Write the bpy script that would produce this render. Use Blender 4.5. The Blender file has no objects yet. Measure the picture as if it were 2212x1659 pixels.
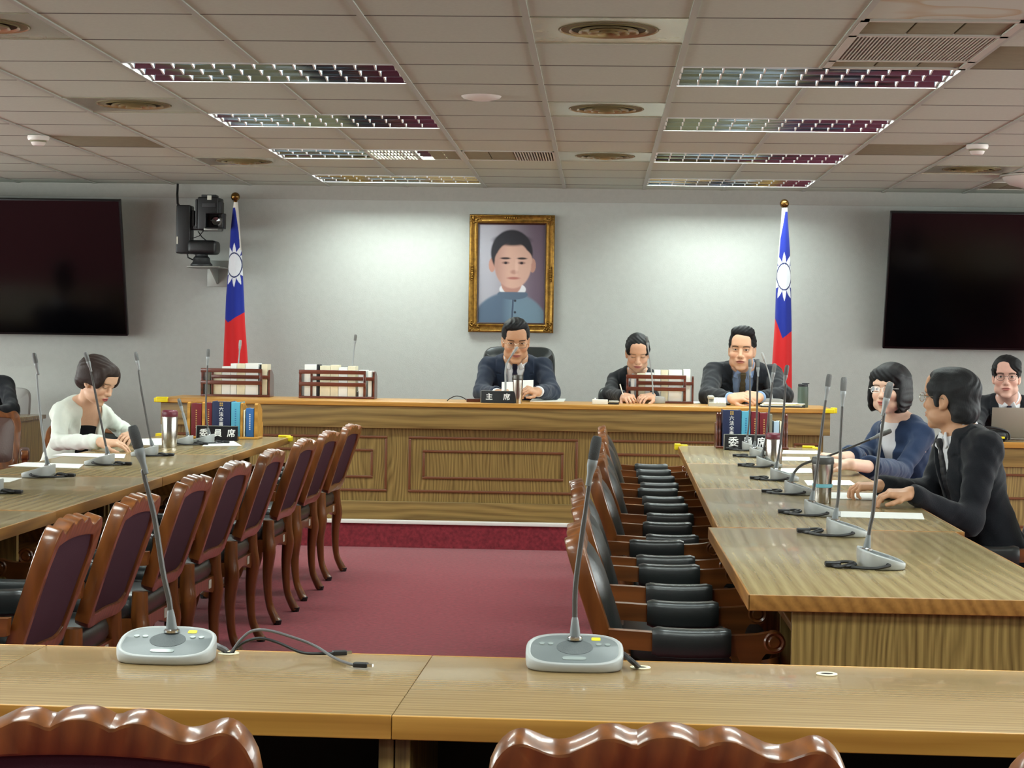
import bpy, math, random
import numpy as np
from mathutils import Vector, Matrix, Euler
random.seed(7)
SC = bpy.context.scene
COL = SC.collection
PI = math.pi
R = math.radians

# ---------------------------------------------------------------- camera
YAW, PITCH, ROLL, FPX = 4.57109e-2, -2.15366e-2, 1.51093e-2, 4100.2
HC = 1.30
_cy, _sy = math.cos(YAW), math.sin(YAW)
CF = Vector((-_sy*math.cos(PITCH), _cy*math.cos(PITCH), math.sin(PITCH)))
_r = Vector((_cy, _sy, 0)); _u = _r.cross(CF)
CR = _r*math.cos(ROLL)+_u*math.sin(ROLL); CU = -_r*math.sin(ROLL)+_u*math.cos(ROLL)
cam = bpy.data.cameras.new('camera'); camo = bpy.data.objects.new('camera', cam); COL.objects.link(camo)
cam.sensor_fit = 'HORIZONTAL'; cam.sensor_width = 36.0; cam.lens = 36.0*FPX/2212.0
cam.clip_start = .05; cam.clip_end = 60
camo.matrix_world = Matrix(((CR.x, CU.x, -CF.x, 0), (CR.y, CU.y, -CF.y, 0), (CR.z, CU.z, -CF.z, HC), (0, 0, 0, 1)))
SC.camera = camo

def _ray(x, y): return CF+CR*((x-1106.0)/FPX)-CU*((y-829.5)/FPX)
def at(x, y, Y):                      # the point of the room at depth Y seen at that place of the photograph
    d = _ray(x, y); return Vector((0, 0, HC))+d*(Y/d.y)
def atz(x, y, z):                     # the point at height z
    d = _ray(x, y); return Vector((0, 0, HC))+d*((z-HC)/d.z)

# ---------------------------------------------------------------- world, view, light
w = bpy.data.worlds.new('world'); SC.world = w; w.use_nodes = True
w.node_tree.nodes['Background'].inputs[0].default_value = (.75, .8, .85, 1)
w.node_tree.nodes['Background'].inputs[1].default_value = .15
SC.view_settings.view_transform = 'Standard'; SC.view_settings.look = 'None'
SC.view_settings.exposure = 0.0; SC.view_settings.gamma = 1.0
SC.view_settings.use_curve_mapping = False
cy = SC.cycles
cy.max_bounces = 6; cy.diffuse_bounces = 3; cy.glossy_bounces = 3; cy.transmission_bounces = 4; cy.transparent_max_bounces = 6
cy.caustics_reflective = False; cy.caustics_refractive = False
cy.use_adaptive_sampling = True; cy.adaptive_threshold = .02
cy.use_denoising = True
try: cy.denoiser = 'OPENIMAGEDENOISE'
except Exception: pass
cy.sample_clamp_indirect = 6.0
LAMP_W = 13.5                          # watts of one tube of the ceiling lights
LAMP_C = (.89, 1.0, .955)

# ---------------------------------------------------------------- materials
def srgb(r, g, b):
    f = lambda c: (c/12.92 if c <= .04045 else ((c+.055)/1.055)**2.4)
    return (f(r/255), f(g/255), f(b/255), 1)
MATS = {}
def mat(name, col, rough=.5, metal=0., spec=.5, coat=0., bump=None, var=None, sheen=0., emit=None, vc=False, transm=0.):
    """plain surface; var=(scale, amount) mottles the colour, bump=(scale, strength) gives it a grain"""
    m = bpy.data.materials.new(name); m.use_nodes = True; nt = m.node_tree; b = nt.nodes['Principled BSDF']
    c = srgb(*col) if max(col) > 1.001 else (*col, 1)
    b.inputs['Base Color'].default_value = c; b.inputs['Roughness'].default_value = rough
    b.inputs['Metallic'].default_value = metal; b.inputs['Specular IOR Level'].default_value = spec
    b.inputs['Coat Weight'].default_value = coat; b.inputs['Coat Roughness'].default_value = .08
    if sheen: b.inputs['Sheen Weight'].default_value = sheen
    if transm: b.inputs['Transmission Weight'].default_value = transm
    if emit: b.inputs['Emission Color'].default_value = c; b.inputs['Emission Strength'].default_value = emit
    L = nt.links.new; N = nt.nodes.new
    tc = None
    if var or bump: tc = N('ShaderNodeTexCoord')
    if vc:
        a = N('ShaderNodeVertexColor'); a.layer_name = 'Col'; src = a.outputs[0]
        L(src, b.inputs['Base Color'])
    if var:
        n = N('ShaderNodeTexNoise'); n.inputs['Scale'].default_value = var[0]; n.inputs['Detail'].default_value = 5
        L(tc.outputs['Object'], n.inputs['Vector'])
        mr = N('ShaderNodeMapRange'); mr.inputs[1].default_value = .3; mr.inputs[2].default_value = .7
        mr.inputs[3].default_value = 1-var[1]; mr.inputs[4].default_value = 1+var[1]
        L(n.outputs[0], mr.inputs[0])
        mx = N('ShaderNodeMix'); mx.data_type = 'RGBA'; mx.blend_type = 'MULTIPLY'; mx.inputs[0].default_value = 1
        if vc: L(src, mx.inputs[6])
        else: mx.inputs[6].default_value = c
        L(mr.outputs[0], mx.inputs[7]); L(mx.outputs[2], b.inputs['Base Color'])
    if bump:
        n = N('ShaderNodeTexNoise'); n.inputs['Scale'].default_value = bump[0]; n.inputs['Detail'].default_value = 4
        L(tc.outputs['Object'], n.inputs['Vector'])
        bp = N('ShaderNodeBump'); bp.inputs['Strength'].default_value = bump[1]; bp.inputs['Distance'].default_value = .004
        L(n.outputs[0], bp.inputs['Height']); L(bp.outputs[0], b.inputs['Normal'])
    MATS[name] = m; return m

def wood(name, light, dark, axis, rough=.35, coat=.0, fine=90., broad=7., contrast=.55, spec=.5, mixf=.6, lines=60., wave=9.):
    """veneer with the grain along one axis of the object"""
    m = bpy.data.materials.new(name); m.use_nodes = True; nt = m.node_tree; b = nt.nodes['Principled BSDF']
    L = nt.links.new; N = nt.nodes.new
    tc = N('ShaderNodeTexCoord')
    def noise(along, across, detail, dist):
        mp = N('ShaderNodeMapping'); mp.inputs['Scale'].default_value = [along if i == axis else across for i in range(3)]
        n = N('ShaderNodeTexNoise'); n.inputs['Scale'].default_value = 1; n.inputs['Detail'].default_value = detail
        n.inputs['Distortion'].default_value = dist
        L(tc.outputs['Object'], mp.inputs[0]); L(mp.outputs[0], n.inputs['Vector']); return n
    sp = N('ShaderNodeSeparateXYZ'); L(tc.outputs['Object'], sp.inputs[0])
    oth = [i for i in range(3) if i != axis]
    c1 = N('ShaderNodeMath'); c1.operation = 'MULTIPLY_ADD'; c1.inputs[1].default_value = .6; L(sp.outputs[oth[1]], c1.inputs[0]); L(sp.outputs[oth[0]], c1.inputs[2])
    a = noise(broad*.11, broad*.5, 2, .0)        # slow waves that bend the growth lines into figures
    a2 = N('ShaderNodeMath'); a2.operation = 'MULTIPLY'; a2.inputs[1].default_value = wave; L(a.outputs[0], a2.inputs[0])
    k = N('ShaderNodeMath'); k.operation = 'MULTIPLY_ADD'; k.inputs[1].default_value = lines; L(c1.outputs[0], k.inputs[0]); L(a2.outputs[0], k.inputs[2])
    s = N('ShaderNodeMath'); s.operation = 'PINGPONG'; s.inputs[1].default_value = 1.0; L(k.outputs[0], s.inputs[0])
    f = noise(fine*.025, fine, 4, .2)
    ad = N('ShaderNodeMix'); ad.data_type = 'FLOAT'; ad.inputs[0].default_value = mixf
    L(s.outputs[0], ad.inputs[2]); L(f.outputs[0], ad.inputs[3])
    cr = N('ShaderNodeValToRGB'); e = cr.color_ramp.elements
    e[0].position = .5-contrast*.5; e[0].color = srgb(*dark); e[1].position = .5+contrast*.35; e[1].color = srgb(*light)
    L(ad.outputs[0], cr.inputs[0]); L(cr.outputs[0], b.inputs['Base Color'])
    b.inputs['Roughness'].default_value = rough; b.inputs['Coat Weight'].default_value = coat
    b.inputs['Coat Roughness'].default_value = .06; b.inputs['Specular IOR Level'].default_value = spec
    MATS[name] = m; return m

mat('wall_fabric', (187, 190, 184), .95, spec=.1, bump=(190, .35), var=(26, .025))
mat('soffit_fabric_shaded', (172, 170, 162), .95, spec=.1, var=(40, .03))  # wall fabric made darker, the shade of the top band put into its colour
mat('ceiling_tile', (194, 203, 190), .95, spec=.1, var=(60, .03))
mat('ceiling_bar', (176, 182, 172), .5, spec=.4)
mat('dark_gap', (30, 26, 22), .9)
mat('tile_seam', (96, 92, 84), .9)
mat('old_panel', (142, 140, 116), .8, spec=.2, var=(18, .06))
mat('carpet', (131, 47, 56), 1.0, spec=.05, bump=(420, .8), var=(48, .30), sheen=.25)
mat('white_strip', (226, 224, 218), .6)
mat('louver_white', (236, 238, 236), .35, spec=.6)
mat('mirror_metal', (158, 174, 194), .12, metal=1)
mat('lamp_frame', (225, 226, 222), .5)
mat('tube_glow', (.95, 1.0, .97), .5, emit=5.0)
mat('diffuser_plate', (206, 204, 182), .24, metal=.55, var=(9, .12))
mat('diffuser_brass', (168, 150, 108), .28, metal=.45)
mat('fill_glow', (.93, 1.0, .99), .5, emit=7.8)  # glow of the added side windows, fill light for the room
mat('window_white', (220, 220, 216), .5)
mat('grille_grey', (196, 196, 184), .5)
mat('plastic_white', (226, 222, 214), .45)
wood('veneer_x', (150, 122, 76), (90, 68, 36), 0, .27, coat=.25)
wood('veneer_y', (160, 143, 101), (124, 105, 66), 1, .26, coat=.15, fine=150, broad=5, lines=52, wave=6, mixf=.66)
wood('veneer_z', (158, 132, 76), (92, 70, 32), 2, .4, fine=150, broad=9, mixf=.72, lines=95, wave=22)
wood('veneer_fascia', (152, 124, 70), (104, 80, 40), 0, .42, broad=8, fine=120, mixf=.6, lines=60, wave=8)
wood('veneer_desk', (166, 140, 98), (132, 106, 68), 0, .24, coat=.2, fine=150, broad=7, lines=110, wave=6, mixf=.7)
wood('edge_gold', (208, 154, 72), (172, 120, 48), 0, .35)
wood('edge_gold_y', (170, 122, 62), (132, 90, 42), 1, .35)
mat('moulding', (112, 66, 38), .4)
wood('chair_wood', (130, 76, 33), (82, 44, 18), 2, .3, coat=.4, fine=50, broad=5, contrast=.8)
wood('chair_wood_y', (128, 74, 33), (80, 43, 18), 1, .3, coat=.4, fine=50, broad=5, contrast=.8)
wood('mahogany', (104, 50, 34), (66, 28, 18), 0, .3, coat=.4, fine=60)
mat('burgundy_cloth', (62, 34, 44), .85, spec=.2, bump=(500, .3))
mat('black_leather', (34, 38, 38), .33, spec=.55, bump=(60, .10))
mat('brown_leather', (92, 70, 64), .35, spec=.55, bump=(120, .2))
mat('foot_black', (18, 16, 15), .6)
mat('sticker', (206, 206, 192), .6)
mat('tv_black', (5, 5, 7), .35, spec=.4)
mat('tv_screen', (2, 2, 4), .16, spec=.3)
mat('device_black', (22, 24, 26), .42, spec=.5, bump=(200, .1))
mat('device_dark', (44, 46, 48), .5)
mat('lens_glass', (6, 8, 14), .04, spec=.9, coat=1)
mat('steel_bracket', (150, 152, 146), .4, metal=.6)
mat('brass', (120, 88, 44), .25, metal=.9)
mat('pole_white', (214, 210, 200), .45)
mat('gilt', (150, 112, 48), .38, metal=.75, bump=(90, .5), var=(40, .35))
mat('gilt_dark', (58, 30, 20), .4)
mat('canvas', (200, 200, 200), .6, spec=.3, vc=True)
mat('flag_cloth', (200, 200, 200), .8, spec=.2, vc=True, sheen=.2)
mat('yellow_foam', (240, 218, 20), .55)
mat('mic_white', (166, 169, 168), .4)
mat('mic_grey', (112, 117, 118), .42)
mat('mic_plate', (106, 113, 114), .45)
mat('mic_disc', (84, 90, 91), .6, bump=(700, .4))
mat('mic_neck', (82, 80, 78), .42, metal=.35)
mat('mic_neck_pale', (150, 154, 155), .4, metal=.2)
mat('mic_head_grey', (112, 113, 112), .4, metal=.6, bump=(900, .5))
mat('mic_head', (40, 42, 42), .6, bump=(900, .6))
mat('lcd', (150, 160, 158), .2)
mat('chrome', (200, 200, 200), .15, metal=1)
mat('steel', (196, 192, 184), .2, metal=1)
mat('steel_dark', (92, 90, 86), .35, metal=.7)
mat('lid_maroon', (104, 38, 52), .4)
mat('lid_grey', (74, 74, 72), .45)
mat('bottle_green', (70, 84, 74), .5)
mat('band_blue', (120, 190, 206), .5)
mat('cable_black', (20, 20, 22), .5)
mat('cable_grey', (96, 96, 98), .5)
mat('paper', (242, 244, 240), .8, spec=.2)
mat('paper_cream', (232, 224, 196), .8, spec=.2, var=(30, .05))
mat('book_maroon', (112, 22, 34), .45)
mat('book_navy', (32, 42, 78), .45)
mat('book_cyan', (92, 176, 206), .45)
mat('book_blue', (50, 104, 168), .45)
mat('book_grey', (120, 118, 104), .6)
mat('book_pale', (170, 192, 214), .5)
mat('book_black', (18, 20, 26), .5)
mat('plate_black', (10, 10, 14), .3)
mat('letter_white', (242, 242, 240), .6)
mat('letter_gold', (206, 170, 96), .5)
mat('phone_grey', (186, 186, 176), .5)
mat('laptop_silver', (150, 140, 126), .4, metal=.4)
mat('grey_shell', (158, 154, 150), .6)
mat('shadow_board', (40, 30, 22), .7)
mat('cup_white', (230, 228, 218), .5)

# ---------------------------------------------------------------- mesh builder
class MB:
    def __init__(s): s.v = []; s.f = []; s.mi = []
    def add(s, verts, faces, mi=0):
        o = len(s.v); s.v += [tuple(p) for p in verts]; s.f += [tuple(i+o for i in f) for f in faces]; s.mi += [mi]*len(faces); return s
    def box(s, x0, x1, y0, y1, z0, z1, mi=0):
        v = [(x, y, z) for x in (x0, x1) for y in (y0, y1) for z in (z0, z1)]
        return s.add(v, [(0, 1, 3, 2), (4, 6, 7, 5), (0, 4, 5, 1), (2, 3, 7, 6), (0, 2, 6, 4), (1, 5, 7, 3)], mi)
    def rbox(s, x0, x1, y0, y1, z0, z1, r=.005, mi=0, n=3):
        """box with rounded edges"""
        cx, cy_, cz = (x0+x1)/2, (y0+y1)/2, (z0+z1)/2; h = ((x1-x0)/2, (y1-y0)/2, (z1-z0)/2); r = min(r, *[a*.999 for a in h])
        # sphere-like cube: grid on every face with projected corners
        ts = []
        for a in h:
            core = a-r; ar = [-core-r+r*(1-math.cos(i/n*PI/2)) for i in range(n)]+[-core]; ts.append(ar+[-q for q in reversed(ar)])
        def pt(i, j, k):
            p = [ts[0][i], ts[1][j], ts[2][k]]; q = [max(-(h[a]-r), min(h[a]-r, p[a])) for a in range(3)]
            d = Vector([p[a]-q[a] for a in range(3)])
            if d.length > 1e-9: d = d.normalized()*r
            return (cx+q[0]+d.x, cy_+q[1]+d.y, cz+q[2]+d.z)
        M = 2*n+1; idx = {}; vs = []; fs = []
        def g(i, j, k):
            if (i, j, k) not in idx: idx[(i, j, k)] = len(vs); vs.append(pt(i, j, k))
            return idx[(i, j, k)]
        for a in range(M):
            for b in range(M):
                fs += [(g(a, b, 0), g(a, b+1, 0), g(a+1, b+1, 0), g(a+1, b, 0)), (g(a, b, M), g(a+1, b, M), g(a+1, b+1, M), g(a, b+1, M)),
                       (g(a, 0, b), g(a+1, 0, b), g(a+1, 0, b+1), g(a, 0, b+1)), (g(a, M, b), g(a, M, b+1), g(a+1, M, b+1), g(a+1, M, b)),
                       (g(0, a, b), g(0, a, b+1), g(0, a+1, b+1), g(0, a+1, b)), (g(M, a, b), g(M, a+1, b), g(M, a+1, b+1), g(M, a, b+1))]
        return s.add(vs, fs, mi)
    def tube(s, path, rad, n=8, mi=0, squash=None, cap=True):
        """swept round (or flattened) section along a path; rad is one radius or one per point"""
        P = [Vector(p) for p in path]; m = len(P); rr = rad if hasattr(rad, '__len__') else [rad]*m
        T = [(P[min(i+1, m-1)]-P[max(i-1, 0)]).normalized() for i in range(m)]
        up = Vector((0, 0, 1)) if abs(T[0].z) < .9 else Vector((1, 0, 0))
        u = T[0].cross(up).normalized(); vs = []; fs = []
        for i in range(m):
            u = (u-T[i]*u.dot(T[i])).normalized(); w_ = T[i].cross(u)
            a, b = squash if squash else (1, 1)
            for k in range(n):
                t = 2*PI*k/n; vs.append(P[i]+u*(math.cos(t)*rr[i]*a)+w_*(math.sin(t)*rr[i]*b))
        for i in range(m-1):
            for k in range(n): fs.append((i*n+k, i*n+(k+1) % n, (i+1)*n+(k+1) % n, (i+1)*n+k))
        if cap: fs += [tuple(range(n-1, -1, -1)), tuple((m-1)*n+k for k in range(n))]
        return s.add(vs, fs, mi)
    def lathe(s, prof, n=24, c=(0, 0, 0), axis=2, mi=0):
        """profile [(r, h)...] turned about an axis"""
        vs = []; fs = []; m = len(prof)
        for r, h in prof:
            for k in range(n):
                t = 2*PI*k/n; a, b = r*math.cos(t), r*math.sin(t)
                p = {2: (a, b, h), 1: (a, h, -b), 0: (h, a, b)}[axis]
                vs.append((c[0]+p[0], c[1]+p[1], c[2]+p[2]))
        for i in range(m-1):
            for k in range(n): fs.append((i*n+k, i*n+(k+1) % n, (i+1)*n+(k+1) % n, (i+1)*n+k))
        if prof[0][0] > 1e-6: fs.append(tuple(range(n-1, -1, -1)))
        if prof[-1][0] > 1e-6: fs.append(tuple((m-1)*n+k for k in range(n)))
        return s.add(vs, fs, mi)
    def prism(s, outline, a0, a1, plane='xz', mi=0):
        """flat outline pushed along the third axis"""
        n = len(outline); vs = []
        for a in (a0, a1):
            for p, q in outline: vs.append({'xz': (p, a, q), 'xy': (p, q, a), 'yz': (a, p, q)}[plane])
        fs = [tuple(range(n)), tuple(range(2*n-1, n-1, -1))]+[(i, i+n, (i+1) % n+n, (i+1) % n) for i in range(n)]
        return s.add(vs, fs, mi)
    def xf(s, M):
        s.v = [tuple(M @ Vector(p)) for p in s.v]; return s
    def build(s, name, m, parent=None, smooth=True, angle=35, loc=None):
        me = bpy.data.meshes.new(name); me.from_pydata(s.v, [], s.f); me.update()
        ms = m if isinstance(m, (list, tuple)) else [m]
        for q in ms: me.materials.append(MATS[q])
        if len(ms) > 1: me.polygons.foreach_set('material_index', s.mi)
        o = bpy.data.objects.new(name, me); COL.objects.link(o)
        if parent: o.parent = parent
        if loc is not None: o.location = loc
        fix_normals(me)
        if smooth:
            me.polygons.foreach_set('use_smooth', [True]*len(me.polygons))
            try: me.set_sharp_from_angle(angle=R(angle))
            except Exception: pass
        return o
import bmesh
def fix_normals(me):
    b = bmesh.new(); b.from_mesh(me); bmesh.ops.recalc_face_normals(b, faces=b.faces); b.to_mesh(me); b.free()

def tag(o, label, cat, group=None):
    o['label'] = label; o['category'] = cat
    if group: o['group'] = group
    return o
def thing(name, label, cat, loc=(0, 0, 0), rz=0., group=None):
    o = bpy.data.objects.new(name, None); COL.objects.link(o); o.location = loc; o.rotation_euler = (0, 0, rz)
    o.empty_display_size = .05
    return tag(o, label, cat, group)
def struct(o): o['kind'] = 'structure'; return o
def dup(root, loc, rz, label, group=None):
    """a copy of a thing with copies of its parts and sub-parts"""
    r = root.copy(); COL.objects.link(r); r.location = loc; r.rotation_euler = (0, 0, rz); r['label'] = label
    if group: r['group'] = group
    for ch in list(root.children):
        c = ch.copy(); COL.objects.link(c); c.parent = r
        for g in list(ch.children):
            d = g.copy(); COL.objects.link(d); d.parent = c
    return r
def text(name, body, size, m, parent, M, extrude=.0006, vertical=False, align='CENTER'):
    """flat lettering as a mesh, placed by a matrix (x right, y up)"""
    cu = bpy.data.curves.new('lettering', 'FONT'); cu.body = '\n'.join(body) if vertical else body
    cu.size = size; cu.align_x = align; cu.align_y = 'CENTER'; cu.extrude = extrude; cu.space_line = .95; cu.resolution_u = 3
    cu.offset = size*.012
    t = bpy.data.objects.new('lettering', cu); COL.objects.link(t)
    me = bpy.data.meshes.new_from_object(t.evaluated_get(bpy.context.evaluated_depsgraph_get()))
    bpy.data.objects.remove(t); bpy.data.curves.remove(cu)
    me.transform(M); me.materials.clear(); me.materials.append(MATS[m]); me.name = name
    o = bpy.data.objects.new(name, me); COL.objects.link(o); o.parent = parent; return o
def vcol_mesh(name, V, F, C, m, parent=None, smooth=True, loc=None):
    me = bpy.data.meshes.new(name); V = np.asarray(V, np.float32); F = np.asarray(F, np.int32)
    me.vertices.add(len(V)); me.vertices.foreach_set('co', V.ravel())
    k = F.shape[1]; me.loops.add(F.size); me.loops.foreach_set('vertex_index', F.ravel())
    me.polygons.add(len(F)); me.polygons.foreach_set('loop_start', np.arange(0, F.size, k, dtype=np.int32))
    me.polygons.foreach_set('loop_total', np.full(len(F), k, np.int32))
    me.polygons.foreach_set('use_smooth', np.full(len(F), smooth, bool)); me.update(calc_edges=True)
    if C is not None:
        ca = me.color_attributes.new('Col', 'FLOAT_COLOR', 'POINT'); C = np.asarray(C, np.float32)
        ca.data.foreach_set('color', np.c_[C[:, :3], np.ones(len(C), np.float32)].ravel())
    me.materials.append(MATS[m]); me.validate()
    o = bpy.data.objects.new(name, me); COL.objects.link(o)
    if parent: o.parent = parent
    if loc is not None: o.location = loc
    return o
def lin(c): return np.array(srgb(*c)[:3])
# ---------------------------------------------------------------- the room
CEIL, WALL = 2.48, 14.45
X0, X1, Y0 = -7.2, 6.2, -4.2
GX = lambda k: -.284+.6*k
GY = lambda j: 6.877+.6*j
struct(MB().box(X0, X1, Y0, WALL, -.1, 0).build('floor', 'carpet', smooth=False))
struct(MB().box(X0-.1, X1+.1, WALL, WALL+.12, -.1, CEIL+.3).build('wall_back', 'wall_fabric', smooth=False))
struct(MB().box(X0-.12, X0, Y0-.1, WALL, -.1, CEIL+.3).build('wall_left', 'wall_fabric', smooth=False))
struct(MB().box(X1, X1+.12, Y0-.1, WALL, -.1, CEIL+.3).build('wall_right', 'wall_fabric', smooth=False))
struct(MB().box(X0-.1, X1+.1, Y0-.12, Y0, -.1, CEIL+.3).build('wall_front', 'wall_fabric', smooth=False))
struct(MB().box(X0, X1, WALL-.012, WALL, CEIL-.105, CEIL).build('trim_1', 'soffit_fabric_shaded', smooth=False))
m = MB().box(-2.86, 1.5, 11.91, WALL, 0, .15)
struct(m.build('platform', 'carpet', smooth=False))
struct(MB().rbox(-2.87, 1.51, 11.895, 11.95, .149, .172, .004).build('trim_2', 'white_strip'))
struct(MB().box(-2.86, 1.5, 11.95, WALL, .15, .166).build('platform_carpet', 'carpet', smooth=False))

LIGHTS = [(c, n) for c in (-3, 1) for n in range(-5, 4) if n != -1]+[(c, n) for c in (-10, 7) for n in range(-2, 4)]            # column of the grid, row (n=0 is the one nearest the lens in view); outer two columns added out of frame to light the wall
DIFF = [(0, 0), (0, 4), (0, 8), (-4, 0), (-4, 4), (-4, 9), (4, 9)]
PANEL = [(-5, 7), (3, 7), (3, 1)]
GRILLE = [(2, 0), (2, 1)]
VENT = [(-2, 8), (-1, 8), (5, 11)]
holes = set(DIFF+PANEL+GRILLE+VENT)
for c, n in LIGHTS:
    for k in (c, c+1): holes.add((k, 2+3*n))
m = MB(); bars = MB()
for k in range(-12, 12):
    for j in range(-19, 13):
        xa, xb = max(GX(k), X0), min(GX(k+1), X1); ya, yb = max(GY(j), Y0), min(GY(j+1), WALL)
        if xb-xa < .01 or yb-ya < .01 or (k, j) in holes: continue
        g = .006
        if j > -1: m.box(xa+.0126, xb-.0126, ya-.0055, ya+.0055, CEIL-.0012, CEIL+.006, 2)
        m.box(xa, xb, ya+g, yb-g, CEIL, CEIL+.012, 1 if (k, j) in ((2, -1), (3, -1)) else 0)
m2 = bpy.data.materials.new('stained_tile'); m2.use_nodes = True; nt = m2.node_tree; b = nt.nodes['Principled BSDF']
tc = nt.nodes.new('ShaderNodeTexCoord'); mp = nt.nodes.new('ShaderNodeMapping'); mp.inputs['Scale'].default_value = (1.4, 2.4, 0)
ns = nt.nodes.new('ShaderNodeTexNoise'); ns.inputs['Scale'].default_value = 1.1; ns.inputs['Detail'].default_value = 1.5
cr = nt.nodes.new('ShaderNodeValToRGB'); e = cr.color_ramp.elements
e[0].position = .0; e[0].color = srgb(194, 202, 188); e[1].position = 1; e[1].color = srgb(194, 203, 190)
for p, c in ((.45, (194, 200, 184)), (.50, (182, 168, 136)), (.512, (194, 200, 186))):
    q = e.new(p); q.color = srgb(*c)
for a, bb in ((tc.outputs['Object'], mp.inputs[0]), (mp.outputs[0], ns.inputs['Vector']), (ns.outputs[0], cr.inputs[0]), (cr.outputs[0], b.inputs['Base Color'])): nt.links.new(a, bb)
b.inputs['Roughness'].default_value = .95; MATS['stained_tile'] = m2
struct(m.build('ceiling', ['ceiling_tile', 'stained_tile', 'tile_seam'], smooth=False))
struct(MB().box(X0, X1, Y0, WALL, CEIL+.22, CEIL+.26).build('ceiling_slab', 'dark_gap', smooth=False))
for k in range(-11, 11):
    if X0 < GX(k) < X1:
        ys = [Y0]                                                    # the bars stop at the lights they would cross
        for c, n in sorted(LIGHTS, key=lambda q: q[1]):
            if k == c+1: ys += [GY(2+3*n), GY(3+3*n)]
        ys.append(WALL)
        for a, bb in zip(ys[::2], ys[1::2]): bars.box(GX(k)-.0125, GX(k)+.0125, a, bb, CEIL-.005, CEIL+.011)
struct(bars.build('ceiling_grid', 'ceiling_bar', smooth=False))

# ---------------------------------------------------------------- ceiling lights: three troughs each
def light():
    t = thing('ceiling_light', '', 'ceiling light', group='recessed louver lights in two columns')
    W_, D_ = 1.196, .594; hx, hy = W_/2, D_/2
    f = MB()
    for a in ((-hx, hx, -hy, -hy+.012), (-hx, hx, hy-.012, hy), (-hx, -hx+.012, -hy+.012, hy-.012), (hx-.012, hx, -hy+.012, hy-.012)):
        f.box(*a, -.004, .012)
    f.box(-hx, hx, -hy, hy, .098, .104)
    for a in ((-hx, hx, -hy, -hy+.004), (-hx, hx, hy-.004, hy), (-hx, -hx+.004, -hy, hy), (hx-.004, hx, -hy, hy)): f.box(*a, .012, .098)
    f.build('housing', 'lamp_frame', t, smooth=False)
    r = MB(); top = .06; nf = 3; pitch = (D_-.024)/nf; y0 = -hy+.012
    prof = [(.0, .0), (.006, .014), (.016, .03), (.032, .046), (.05, .058)]     # the curved side of a trough
    for i in range(nf+1):
        yc = y0+i*pitch
        for s in (-1, 1):
            if (i == 0 and s < 0) or (i == nf and s > 0): continue
            vs = []; fs = []
            for q, (d, z) in enumerate(prof):
                yy = yc+s*(.002+d); vs += [(-hx+.012, yy, z), (hx-.012, yy, z)]
                if q: fs.append((2*q-2, 2*q-1, 2*q+1, 2*q))
            r.add(vs, fs)
    r.build('reflector', 'mirror_metal', t)
    nb = 13
    l = MB()
    for i in range(nf):
        ya = y0+i*pitch; yb = ya+pitch
        for k in range(nb+1):
            x = -hx+.02+(W_-.04)*k/nb
            o = [(ya+.003, .002), (ya+pitch*.3, .013), (ya+pitch*.5, .016), (ya+pitch*.7, .013), (yb-.003, .002), (yb-.034, .048), (yb-.052, .058), (ya+.052, .058), (ya+.034, .048)]
            l.prism(o, x-.0036, x+.0036, 'yz')
    l.build('louver', 'louver_white', t, smooth=False)
    for i in range(nf):
        yc = y0+(i+.5)*pitch
        MB().tube([(-hx+.03, yc, .072), (hx-.03, yc, .072)], .008, 10).build('tube', 'tube_glow', t)
        ld = bpy.data.lights.get('tube_light') or bpy.data.lights.new('tube_light', 'AREA')
        ld.shape = 'RECTANGLE'; ld.size = 1.12; ld.size_y = .04; ld.energy = LAMP_W; ld.color = LAMP_C
        lo = bpy.data.objects.new('tube_light', ld); COL.objects.link(lo); lo.parent = t; lo.location = (0, yc, .050)
    return t
ORD = ['first', 'second', 'third', 'fourth', 'fifth', 'sixth', 'seventh', 'eighth', 'ninth', 'tenth']
L0 = light(); first = True
for c, n in LIGHTS:
    side = {-3: 'left', 1: 'right', -10: 'added far left', 7: 'added far right'}[c]
    lab = f'recessed louver ceiling light, {ORD[3-n if n > -1 else 2-n if abs(c+1) < 3 else 3-n]} from the back wall in the {side} column'
    loc = (GX(c+1), GY(2+3*n)+.3, CEIL)
    if first: L0.location = loc; L0['label'] = lab; first = False
    else: dup(L0, loc, 0, lab)

# ---------------------------------------------------------------- round diffusers, panels, grilles
def diffuser():
    t = thing('air_diffuser', '', 'air diffuser', group='round ceiling air diffusers')
    vs = []; fs = []; n = 48                                         # square plate with a round opening
    for r_ in (0, 1):
        for i in range(n):
            a = 2*PI*i/n; c, s_ = math.cos(a), math.sin(a)
            if r_: k = .292/max(abs(c), abs(s_)); vs.append((k*c, k*s_, 0))
            else: vs.append((.186*c, .186*s_, .004))
    fs = [(i, (i+1) % n, n+(i+1) % n, n+i) for i in range(n)]
    m = MB().add(vs, fs)
    for a in ((-.297, .297, -.297, -.289), (-.297, .297, .289, .297), (-.297, -.289, -.289, .289), (.289, .297, -.289, .289)): m.box(*a, -.004, .03)
    m.build('plate', 'diffuser_plate', t)
    MB().lathe([(.19, .003), (.19, .07), (.0, .07)], 48).build('throat', 'old_panel', t)
    for i, r in enumerate((.182, .146, .11, .074, .038)):
        MB().lathe([(r, .006-.003*i), (r+.004, .0-.004*i), (r-.004, .004-.004*i), (r-.03, .034-.003*i), (r-.028, .036-.003*i), (r-.002, .009-.003*i)], 40).build('cone_ring', 'diffuser_brass', t)
    return t
D0 = None
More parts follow.
